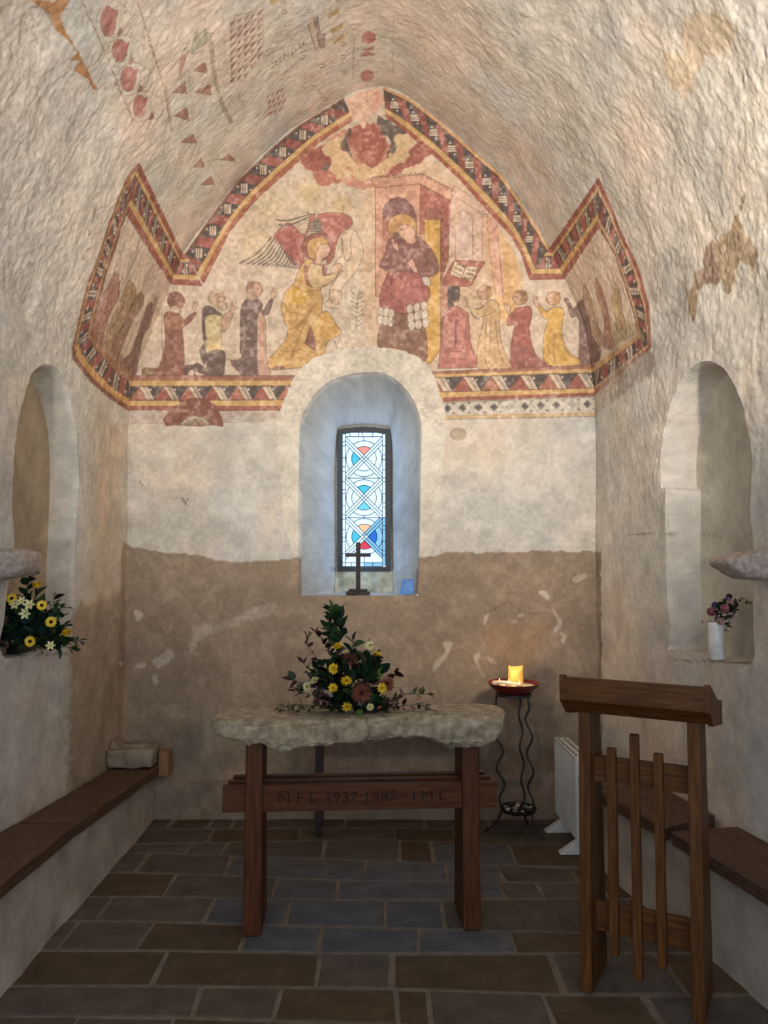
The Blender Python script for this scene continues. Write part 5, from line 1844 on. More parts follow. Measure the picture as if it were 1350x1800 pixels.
for txt, xx, wd in (('N\u00b7F\u00b7L', -0.350, 0.165), ('1937\u00b71987', -0.140, 0.30), ('I\u00b7M\u00b7L', 0.232, 0.145)):
    lettering('carved_lettering', txt, xx, -0.0955, 0.545, 0.062, rail0, 'carved_shadow', width=wd)

bx_ = [-0.64, -0.62, -0.58, -0.50, -0.41, -0.35, -0.24, -0.18, -0.10, 0.06, 0.20, 0.28, 0.38, 0.53, 0.60, 0.63, 0.65]
bz_ = [0.86, 0.83, 0.815, 0.80, 0.785, 0.772, 0.772, 0.79, 0.795, 0.805, 0.81, 0.805, 0.785, 0.782, 0.805, 0.84, 0.87]
slab = rough_stone('altar_slab', 'granite', (-0.64, 0.65), lambda x: float(np.interp(x, bx_, bz_)), lambda x: 0.915 + 0.005 * math.sin(x * 4), lambda x: (-0.185 + 0.012 * math.sin(x * 5), 0.175), 0.026, 5, nl=220, nr=84,
                   notch=(0.035, 0.004, 0.012))
slab.location = AO
slab.rotation_euler = (0, 0, AR)
tag(slab, 'rough-hewn grey granite slab forming the altar top', 'altar stone')

# low table behind the altar
tb = empty('low_table', (0.075, 4.62, 0), math.radians(2))
tag(tb, 'dark wooden table hidden behind the altar with thin legs showing', 'table')
wood('table_wood', (36, 24, 18), (56, 38, 28), 'z')
for sx in (-0.455, 0.455):
    for sy in (-0.08, 0.10):
        MB().box(sx - 0.02, sx + 0.02, sy - 0.02, sy + 0.02, 0.0065, 0.60, 0.003).build('leg', 'table_wood', tb)
MB().box(-0.50, 0.50, -0.13, 0.15, 0.60, 0.625, 0.004).build('table_top', 'table_wood', tb)

# ------------------------------------------------------------------ lectern
LRZ = math.radians(-29)
lect = empty('lectern', (0.722, 2.925, 0), LRZ)
tag(lect, 'dark oak lectern with a sloping desk and three vertical slats', 'lectern')
for lx in (0.0, 0.386):
    lg = tapered(lx, lx + 0.042, 0.0, 0.25, 0.03, 0.195, 0.0065, 1.04, 0.003).build('leg', 'lectern_wood_z', lect)
    for zz in (0.80, 0.765) if lx > 0.1 else ():
        MB().box(lx + 0.040, lx + 0.0445, 0.10, 0.122, zz - 0.012, zz + 0.012, 0.001).build('tenon', 'lectern_wood_x', lg)
for z0, z1 in ((0.75, 0.845), (0.20, 0.308)):
    MB().box(0.036, 0.392, 0.085, 0.115, z0, z1, 0.003).build('rail', 'lectern_wood_x', lect)
for sx, z0, z1 in ((0.112, 0.135, 0.885), (0.196, 0.07, 0.945), (0.280, 0.13, 0.885)):
    MB().box(sx - 0.016, sx + 0.016, 0.055, 0.087, z0, z1, 0.002).build('slat', 'lectern_wood_z', lect)
dk = [(-0.045, 1.155), (-0.045, 1.075), (0.02, 1.018), (0.30, 0.975), (0.30, 1.012)]     # (depth, z) section of the desk
x0d, x1d = -0.045, 0.475
MB().box(x0d, x1d, -0.06, -0.04, 1.072, 1.158, 0.003).build('front_board', 'lectern_wood_x', lect)
MB().prism(dk[1:4] + [(0.30, 0.99), (-0.04, 1.09)], x1d - x0d - 0.03, lambda a, b, c: (x0d + 0.015 + c, a, b)).build('desk_underside', 'lectern_wood_x', lect)
MB().prism([(-0.04, 1.12), (-0.04, 1.135), (0.305, 1.025), (0.305, 1.01)], x1d - x0d - 0.03, lambda a, b, c: (x0d + 0.015 + c, a, b)).build('desk_top', 'lectern_wood_x', lect)
for xx in (x0d, x1d - 0.018):
    MB().prism([(-0.062, 1.165), (-0.062, 1.072), (0.02, 1.012), (0.315, 0.965), (0.315, 1.055), (0.295, 1.06), (0.285, 1.035), (-0.045, 1.165)], 0.018, lambda a, b, c: (xx + c, a, b)).build('end_board', 'lectern_wood_y', lect)
MB().box(x0d + 0.018, x1d - 0.018, 0.296, 0.312, 0.975, 1.06, 0.002).build('book_ledge', 'lectern_wood_x', lect)

# ------------------------------------------------------------------ wall benches
def bench_board(pts_front, pts_back, zs, th, label, grp, seed):
    """board on a masonry base: front edge points, back edge points, heights at the ends"""
    V = []
    n = 24
    for i in range(n + 1):
        f = i / n
        fx = pts_front[0][0] + (pts_front[1][0] - pts_front[0][0]) * f + 0.004 * float(noise(f * 9, seed, 0.3, 2))
        fy = pts_front[0][1] + (pts_front[1][1] - pts_front[0][1]) * f
        bx = pts_back[0][0] + (pts_back[1][0] - pts_back[0][0]) * f
        by = pts_back[0][1] + (pts_back[1][1] - pts_back[0][1]) * f
        z = zs[0] + (zs[1] - zs[0]) * f
        q = math.copysign(0.006, bx - fx)
        V += [(fx, fy, z - th), (fx, fy, z - 0.006), (fx + q, fy, z), (bx, by, z), (bx, by, z - th)]
    Fc = []
    for i in range(n):
        for j in range(5):
            j2 = (j + 1) % 5
            Fc.append((i * 5 + j, (i + 1) * 5 + j, (i + 1) * 5 + j2, i * 5 + j2))
    Fc += [(0, 1, 2, 3, 4), tuple(n * 5 + j for j in range(5))[::-1]]
    o = mesh_obj('bench_board', V, Fc, 'bench_wood_y')
    return tag(o, label, 'bench', grp)


GB = 'wooden seat boards on the wall benches'
bench_board([(-1.355, 4.70), (-1.385, 3.545)], [(-1.60, 4.79), (-1.655, 3.55)], (0.350, 0.402), 0.055, 'far brown seat board of the left wall bench, touching the stone block', GB, 1)
bench_board([(-1.388, 3.53), (-1.372, 1.9)], [(-1.66, 3.53), (-1.74, 1.9)], (0.404, 0.46), 0.055, 'near brown seat board of the left wall bench, cut off by the frame', GB, 2)
bench_board([(1.065, 4.08), (1.218, 3.40)], [(1.425, 4.10), (1.50, 3.56)], (0.412, 0.432), 0.055, 'far brown seat board of the right wall bench, seen through the lectern slats', GB, 3)
bench_board([(1.222, 3.34), (1.47, 2.0)], [(1.53, 3.40), (1.735, 2.0)], (0.437, 0.462), 0.055, 'near brown seat board of the right wall bench, at the right frame edge', GB, 4)

# stone fragment and wooden block in the far left corner
V, Fc = [], []
p0 = on_y(206, 1343, 4.62)
blk = bmesh.new()
bmesh.ops.create_cube(blk, size=1.0)
bmesh.ops.subdivide_edges(blk, edges=list(blk.edges), cuts=9, use_grid_fill=True)
for v in blk.verts:
    c = v.co
    c.x *= 0.275
    c.y *= 0.20
    c.z *= 0.105
    if c.z > 0:
        if c.x < -0.095 and c.y > -0.03:
            c.z += 0.035
        c.z -= 0.02 * max(0, 1 - ((c.x - 0.02) / 0.12) ** 2) * max(0, 1 - ((c.y - .02) / 0.08) ** 2) * 1.5
    n_ = float(noise(c.x * 22 + 3, c.y * 22, c.z * 22, 6))
    v.co = c * (1 - 0.10 * (c.length / 0.17) ** 4 * 0.6) + Vector((n_, float(noise(c.x * 20, c.y * 20 + 5, c.z * 20, 7)), n_)) * 0.005
me = bpy.data.meshes.new('stone_block')
blk.to_mesh(me)
blk.free()
me.polygons.foreach_set('use_smooth', [True] * len(me.polygons))
sb = data_obj('stone_block', me, 'block_stone')
sb.location = (-1.505, 4.69, 0.416)
sb.rotation_euler = (0, 0, math.radians(3))
tag(sb, 'broken pale stone block lying on the end of the left bench', 'stone')
wbk = MB().box(-0.03, 0.03, -0.045, 0.045, 0, 0.145, 0.004)
wbk = wbk.build('wooden_block', 'light_wood_z')
wbk.location = (-1.33, 4.755, 0.285)
tag(wbk, 'short light wooden block at the far end of the left bench', 'block')
mottled('ledge_render', (140, 124, 104), (168, 150, 128), scale=7, rough=0.95, bump=0.4)

# ------------------------------------------------------------------ corbels
def corbel(loc, L, prof_t, prof_b, hw, label, seed, flip):
    o = rough_stone('stone_corbel', 'granite_pink', L, prof_b, prof_t, hw, 0.007, seed, nl=70, nr=48, roughtop=0.5)
    o.location = loc
    o.rotation_euler = (0, 0, math.pi if flip else 0)
    return tag(o, label, 'corbel')


pl = on_x(20, 990, -1.62, -SPL_L, YB)
cl = corbel((-1.628, 3.36, 1.572), (-0.20, 0.10), lambda x: 0.066 - 0.01 * (x > 0.05), lambda x: float(np.interp(x, [-0.2, 0.0, 0.06, 0.10], [-0.075, -0.068, -0.055, -0.03])), lambda x: (-0.11, 0.11),
            'grey-pink stone bracket above the yellow flowers on the left wall', 31, False)
cr_ = corbel((1.46, 3.16, 1.572), (-0.095, 0.22), lambda x: float(np.interp(x, [-0.095, 0.0, 0.08, 0.22], [0.02, 0.048, 0.058, 0.06])),
             lambda x: float(np.interp(x, [-0.095, -0.05, 0.0, 0.06, 0.22], [0.005, -0.03, -0.055, -0.062, -0.05])), lambda x: (-0.1, 0.1),
             'grey-pink stone bracket beside the niche with the white vase', 37, False)

# ------------------------------------------------------------------ candle stand
mottled('black_iron', (24, 22, 22), (44, 40, 38), scale=40, rough=0.5, bump=0.2, spec=0.5)
mottled('red_glaze', (92, 26, 24), (128, 40, 34), scale=20, rough=0.35, bump=0.05, spec=0.6)
SC = Vector((0.757, 4.54, 0))
stand = empty('candle_stand', SC)
tag(stand, 'black iron candle stand with three wavy legs and a pebble shelf', 'candle stand')
ZT, ZS = 0.80, 0.150
for ang, foot in ((180, (-0.17, 0.015)), (-45, (0.14, -0.12)), (60, (0.10, 0.14))):
    a = math.radians(ang)
    d = Vector((math.cos(a), math.sin(a), 0))
    tdir = Vector((-d.y, d.x, 0))
    wd = d if abs(d.x) > 0.6 else (d * 0.4 + Vector((0.35, 0, 0)))
    pts, rad = [], []
    n = 70
    for i in range(n + 1):
        f = i / n
        z = ZT + (ZS - ZT) * f
        amp = 0.021 * min(1, 6 * f, 6 * (1 - f) + 0.2)
        rr = 0.098 - 0.004 * f
        p = d * rr + wd * amp * math.sin(2 * math.pi * 3.4 * f + 0.4) + Vector((0.02 * f, 0, 0)) + Vector((0, 0, z))
        pts.append(p)
    e = pts[-1]
    fv = Vector((foot[0] + 0.0, foot[1], 0.0135))
    for k in range(1, 15):
        f = k / 14
        p = e.lerp(fv, f)
        p.z = ZS * (1 - f) + 0.0135 * f
        bow = math.sin(math.pi * f) * 0.022
        p -= Vector((d.x, d.y, 0)) * bow
        pts.append(p)
    MB().tube(pts, 0.0062, 8).build('leg', 'black_iron', stand, True)


def ring(name, r, z, w, h, mat, parent, c=(0, 0), n=40):
    return auto_smooth(MB().lathe([(r - w, z), (r, z), (r, z + h), (r - w, z + h), (r - w, z)], n, c).build(name, mat, parent))


auto_smooth(MB().lathe([(0.0005, ZT - 0.004), (0.104, ZT - 0.004), (0.104, ZT + 0.010), (0.0005, ZT + 0.010)], 40).build('top_ring', 'black_iron', stand))
auto_smooth(MB().lathe([(0.0005, ZS - 0.012), (0.100, ZS - 0.012), (0.106, ZS + 0.006), (0.101, ZS + 0.006), (0.097, ZS - 0.004), (0.0005, ZS - 0.004)], 40, (0.02, 0)).build('pebble_shelf', 'black_iron', stand))
pebs = []
for nm, c1, c2 in (('pebble_pale', (170, 160, 146), (200, 190, 174)), ('pebble_grey', (110, 104, 98), (140, 132, 124)), ('pebble_pink', (150, 118, 104), (176, 142, 126)), ('pebble_dark', (46, 42, 42), (66, 60, 58))):
    mottled(nm, c1, c2, scale=50, rough=0.6, bump=0.1)
pm = bpy.data.meshes.new('pebble')
b_ = bmesh.new()
bmesh.ops.create_icosphere(b_, subdivisions=2, radius=1.0)
for v in b_.verts:
    v.co *= 1 + 0.14 * float(noise(v.co.x * 1.4, v.co.y * 1.4, v.co.z * 1.4, 15))
b_.to_mesh(pm)
b_.free()
pm.polygons.foreach_set('use_smooth', [True] * len(pm.polygons))
rp = random.Random(9)
names = ('pale cream', 'grey', 'pinkish', 'dark')
spots = [(-0.065, -0.03), (-0.03, -0.06), (0.015, -0.065), (0.055, -0.045), (0.075, 0.0), (0.05, 0.04), (0.01, 0.065), (-0.035, 0.055), (-0.07, 0.02), (-0.02, -0.015), (0.025, -0.02), (0.0, 0.03), (-0.045, 0.0), (0.045, 0.0)]
tones = (0, 1, 2, 3, 0, 1, 2, 3, 1, 2, 3, 0, 3, 1)
for k, (x, y) in enumerate(spots):
    m_ = ('pebble_pale', 'pebble_grey', 'pebble_pink', 'pebble_dark')[tones[k]]
    me = pm.copy()
    o = data_obj('pebble', me, m_)
    s = rp.uniform(0.012, 0.018)
    o.scale = (s * 1.25, s, s * 0.62)
    o.rotation_euler = (0, 0, rp.uniform(0, 3))
    o.location = (SC.x + 0.02 + x, SC.y + y, ZS - 0.004 + s * 0.62)
    lr = 'left' if x < -0.04 else 'right' if x > 0.04 else 'middle'
    fb = 'front' if y < -0.035 else 'back' if y > 0.035 else 'centre'
    tag(o, 'small %s beach pebble at the %s %s of the candle stand shelf' % (names[tones[k]], fb, lr), 'pebble', 'pebbles on the candle stand shelf')

ZB = ZT + 0.011
bowl = auto_smooth(MB().lathe([(0.0005, ZB), (0.085, ZB), (0.125, ZB + 0.028), (0.151, ZB + 0.058), (0.149, ZB + 0.061), (0.120, ZB + 0.034), (0.08, ZB + 0.009), (0.0005, ZB + 0.009)], 56).build('offering_bowl', 'red_glaze'), 35)
bowl.location = (SC.x, SC.y, 0)
tag(bowl, 'wide red glazed bowl holding candles on the iron stand', 'bowl')
mottled('candle_sand', (206, 196, 178), (230, 222, 206), scale=80, rough=0.95, bump=0.5, bscale=160)
sand = auto_smooth(MB().lathe([(0.0005, ZB + 0.0105), (0.082, ZB + 0.0105), (0.1215, ZB + 0.040), (0.1225, ZB + 0.0435), (0.06, ZB + 0.047), (0.0005, ZB + 0.046)], 48).build('sand', 'candle_sand'), 60)
sand.location = (SC.x, SC.y, 0)
tag(sand, 'pale sand filling the red candle bowl', 'sand', kind='stuff')

m, nt, b = nodes_mat('glowing_wax')
b.inputs['Base Color'].default_value = L4(238, 176, 92)
b.inputs['Subsurface Weight'].default_value = 0.3
b.inputs['Subsurface Radius'].default_value = (0.03, 0.014, 0.005)
b.inputs['Roughness'].default_value = 0.5
gr = N(nt, 'ShaderNodeTexCoord')
nz1 = N(nt, 'ShaderNodeTexNoise', i_Scale=30.0, i_Detail=2)
nt.links.new(gr.outputs['Object'], nz1.inputs['Vector'])
rr_ = ramp(nt, [(0.3, L4(236, 160, 70)), (0.7, L4(246, 190, 98))])
nt.links.new(nz1.outputs['Fac'], rr_.inputs[0])
nt.links.new(rr_.outputs[0], b.inputs['Emission Color'])
b.inputs['Emission Strength'].default_value = 0.42
emitter('flame', (255, 226, 160), 4.0)
mottled('wick', (30, 26, 24), (40, 34, 30), rough=0.9, bump=0)

# pillar candle: hollow, rim melted low in the middle
can = empty('pillar_candle', (SC.x + 0.018, SC.y + 0.03, ZB + 0.046))
tag(can, 'glowing amber pillar candle with a hollow melted rim in the red bowl', 'candle')
n, prof = 40, []
V, Fc = [], []
R0, H0 = 0.043, 0.108
lv = [(1.0, 0.0), (1.02, 0.3), (1.0, 0.6), (0.98, 0.85), (1.0, 0.97), (0.92, 1.0), (0.82, 0.96), (0.78, 0.7), (0.76, 0.45), (0.02, 0.42)]
for r, hf in lv:
    for j in range(n):
        t = 2 * math.pi * j / n
        dip = 1 - 0.24 * max(0, -math.sin(t)) ** 1.2 - 0.10 * max(0, math.sin(t)) ** 2
        h = H0 * (hf if hf <= 0.45 else 0.45 + (hf - 0.45) * (1 - (1 - dip) / 0.55))
        k = 1 + 0.012 * math.sin(3 * t + 8 * hf)
        V.append((R0 * r * k * math.cos(t), R0 * r * k * math.sin(t), h))
for i in range(len(lv) - 1):
    for j in range(n):
        j2 = (j + 1) % n
        Fc.append((i * n + j, i * n + j2, (i + 1) * n + j2, (i + 1) * n + j))
Fc += [tuple(range(n))[::-1], tuple((len(lv) - 1) * n + j for j in range(n))]
mesh_obj('wax', V, Fc, 'glowing_wax', can, True)
MB().tube([(0, 0, H0 * .42), (0.001, 0, H0 * .52)], 0.0014, 6).build('wick', 'wick', can)
fp = [(0.0003, 0), (0.0035, 0.004), (0.0048, 0.009), (0.0038, 0.016), (0.0016, 0.023), (0.0002, 0.028)]
fl_me = MB().lathe([(r, z) for r, z in fp], 12)
fo_ = fl_me.build('flame', 'flame', can, True)
fo_.location = (0, 0, H0 * .50)
fo_.scale = (1.0, 1.0, 0.8)
mottled('tin_cup', (190, 186, 178), (214, 210, 202), scale=40, rough=0.35, bump=0, metallic=0.8)
plain('tealight_wax', (240, 226, 196), rough=0.5)
pos = [('left', -0.082, 0.0), ('middle', -0.034, -0.03), ('right', 0.022, -0.075)]
for nm, x, y in pos:
    tl = empty('tealight', (SC.x + x, SC.y + y, ZB + 0.0465))
    tag(tl, {'left': 'lit tealight at the left of the red bowl beside the white paper', 'middle': 'lit tealight just left of the amber pillar candle', 'right': 'lit tealight in front of the amber pillar candle'}[nm], 'candle', 'tealights in the red bowl')
    auto_smooth(MB().lathe([(0.0005, 0), (0.017, 0), (0.018, 0.011), (0.017, 0.011), (0.016, 0.002), (0.0005, 0.002)], 24).build('tin_cup', 'tin_cup', tl))
    MB().lathe([(0.0005, 0.002), (0.0158, 0.002), (0.0158, 0.0085), (0.0005, 0.008)], 24).build('wax', 'tealight_wax', tl)
    MB().tube([(0, 0, 0.008), (0, 0, 0.013)], 0.0009, 6).build('wick', 'wick', tl)
    f_ = mesh_obj('flame', fl_me.v, fl_me.f, 'flame', tl, True)
    f_.location = (0, 0, 0.0105)
lamp('candle_light', 'POINT', (SC.x - 0.02, SC.y - 0.05, ZB + 0.16), None, 0.8, (1.0, 0.62, 0.28), shadow_soft_size=0.03)
# curled white paper on the bowl rim
plain('white_paper', (232, 222, 214), rough=0.7)
V, Fc = [], []
for i in range(25):
    f = i / 24
    x = -0.142 + 0.158 * f
    z = ZB + 0.0665 + 0.013 * math.sin(math.pi * (0.10 + 0.9 * f)) - 0.010 * f
    y = -0.075 - 0.060 * math.sin(math.pi * (0.15 + 0.6 * f))
    V += [(x, y, z), (x, y, z + 0.0012), (x + 0.012, y + 0.05, z + 0.008), (x + 0.012, y + 0.05, z + 0.0068)]
for i in range(24):
    for j in range(4):
        Fc.append((i * 4 + j, (i + 1) * 4 + j, (i + 1) * 4 + (j + 1) % 4, i * 4 + (j + 1) % 4))
Fc += [(0, 1, 2, 3), (99, 98, 97, 96)]
pap = mesh_obj('paper_sheet', V, Fc, 'white_paper', None, True)
pap.location = (SC.x, SC.y, 0)
tag(pap, 'curled white paper sheet lying on the left rim of the red bowl', 'paper')

# ------------------------------------------------------------------ panel heater
mottled('white_enamel', (206, 206, 200), (222, 222, 216), scale=6, rough=0.4, bump=0.03, spec=0.5)
mottled('grey_plastic', (70, 72, 74), (90, 92, 94), scale=30, rough=0.5, bump=0)
heat = empty('panel_heater', (1.03, 4.21, 0), math.radians(91.5))
tag(heat, 'white freestanding panel heater on two feet behind the lectern', 'heater')
HL, HT, Z0, Z1 = 0.46, 0.085, 0.075, 0.525
hb = MB()
hb.box(0, HL, -HT + 0.008, -0.008, Z0, Z1 - 0.004, 0.006)
hb.build('body', 'white_enamel', heat)
for i in range(15):
    x = 0.018 + i * (HL - 0.036) / 14
    MB().box(x - 0.0105, x + 0.0105, -0.010, 0.002, Z0 + 0.015, Z1 - 0.02, 0.004).build('front_rib', 'white_enamel', heat)
top = MB().box(-0.002, HL + 0.002, -HT, 0.0, Z1 - 0.012, Z1, 0.004).build('top_grille', 'white_enamel', heat)
for i in range(9):
    for j in range(2):
        x = 0.03 + i * 0.047
        y = -0.062 + j * 0.038
        MB().box(x, x + 0.030, y, y + 0.014, Z1 - 0.002, Z1 + 0.0008).build('grille_slot', 'grey_plastic', top)
ep = MB().box(-0.006, 0.004, -HT, 0.0, Z0, Z1 - 0.012, 0.004).build('end_panel', 'white_enamel', heat)
MB().prism([(-0.03 + 0.016 * math.cos(t), 0.40 + 0.05 * math.sin(t)) for t in np.linspace(0, 2 * math.pi, 20, endpoint=False)], 0.004, lambda a, b, c: (-0.010 + c, a, b)).build('control_panel', 'grey_plastic', ep)
MB().prism([(-0.03 + 0.011 * math.cos(t), 0.425 + 0.011 * math.sin(t)) for t in np.linspace(0, 2 * math.pi, 16, endpoint=False)], 0.010, lambda a, b, c: (-0.018 + c, a, b)).build('thermostat_knob', 'window_iron', ep)
for x in (0.03, 0.36):
    MB().hexa([(x - 0.02, -0.165, 0.0065), (x + 0.045, -0.165, 0.0065), (x + 0.045, 0.085, 0.0065), (x - 0.02, 0.085, 0.0065), (x - 0.005, -0.07, 0.08), (x + 0.03, -0.07, 0.08), (x + 0.03, -0.015, 0.08), (x - 0.005, -0.015, 0.08)], 0.006).build('foot', 'white_enamel', heat)

# ------------------------------------------------------------------ flowers
def leaf_mesh(name, mat, L=1.0, W=0.56, fold=0.10, droop=0.12, pointed=1.0, n=5):
    V, Fc = [(0, 0, 0)], []
    for i in range(1, n):
        f = i / n
        w = W * 0.5 * math.sin(math.pi * f ** (0.8 if pointed > 0.5 else 1.0)) ** (0.9 if pointed > .5 else 0.6)
        z = -droop * f * f
        V += [(-w, L * f, z + fold * w / (W * .5)), (0, L * f, z), (w, L * f, z + fold * w / (W * .5))]
    V.append((0, L, -droop))
    Fc += [(0, 2, 1), (0, 3, 2)]
    for i in range(n - 2):
        a = 1 + 3 * i
        Fc += [(a, a + 1, a + 4, a + 3), (a + 1, a + 2, a + 5, a + 4)]
    a = 1 + 3 * (n - 2)
    e = len(V) - 1
    Fc += [(a, a + 1, e), (a + 1, a + 2, e)]
    me = bpy.data.meshes.new(name)
    me.from_pydata(V, [], Fc)
    me.polygons.foreach_set('use_smooth', [True] * len(me.polygons))
    me.materials.append(MATS[mat])
    return me


for nm, c1, c2, rough in (('leaf_green', (34, 58, 32), (62, 90, 50), 0.35), ('leaf_dark', (20, 36, 27), (42, 62, 44), 0.32), ('leaf_olive', (58, 58, 34), (88, 84, 52), 0.5), ('leaf_burgundy', (34, 14, 18), (62, 28, 30), 0.4),
                          ('leaf_bright', (74, 110, 40), (98, 134, 56), 0.4), ('leaf_bluegreen', (30, 56, 56), (52, 82, 78), 0.4), ('stem_brown', (60, 50, 34), (80, 66, 44), 0.7), ('petal_yellow', (226, 182, 30), (246, 214, 60), 0.5),
                          ('petal_pale', (216, 208, 140), (236, 230, 176), 0.5), ('petal_rust', (112, 56, 40), (150, 86, 62), 0.6), ('petal_plum', (62, 26, 40), (98, 48, 62), 0.5), ('petal_pink', (212, 132, 146), (236, 170, 178), 0.5),
                          ('petal_blush', (222, 186, 180), (240, 214, 206), 0.5), ('petal_lilac', (120, 104, 140), (150, 134, 170), 0.5), ('petal_cream', (226, 208, 170), (240, 226, 196), 0.5), ('centre_dark', (36, 18, 12), (60, 32, 18), 0.8),
                          ('centre_gold', (170, 120, 30), (200, 150, 50), 0.8), ('berry_red', (170, 70, 46), (200, 100, 66), 0.4), ('black_tray', (16, 16, 16), (26, 26, 26), 0.5)):
    mottled(nm, c1, c2, scale=30, rough=rough, bump=0.05, bscale=90, vary=0.12)
LEAF = {k: leaf_mesh('leaf', k) for k in ('leaf_green', 'leaf_dark', 'leaf_olive', 'leaf_burgundy', 'leaf_bright', 'leaf_bluegreen')}
ROUND = {k: leaf_mesh('leaf', k, W=0.85, pointed=0) for k in ('leaf_dark', 'leaf_olive', 'leaf_burgundy', 'leaf_bright', 'leaf_green')}
rf = random.Random(21)


def aim(d, roll=0.0):
    """rotation taking local +Y to d"""
    d = Vector(d).normalized()
    return (d.to_track_quat('Y', 'Z') @ Matrix.Rotation(roll, 4, 'Y').to_quaternion())


def put_leaf(parent, key, p, d, size, rnd=False, roll=None):
    me = (ROUND if rnd and key in ROUND else LEAF)[key]
    o = bpy.data.objects.new('leaf', me)
    COL.objects.link(o)
    o.parent = parent
    o.location = p
    o.rotation_mode = 'QUATERNION'
    o.rotation_quaternion = aim(d, rf.uniform(-0.9, 0.9) if roll is None else roll)
    o.scale = (size, size, size)
    return o


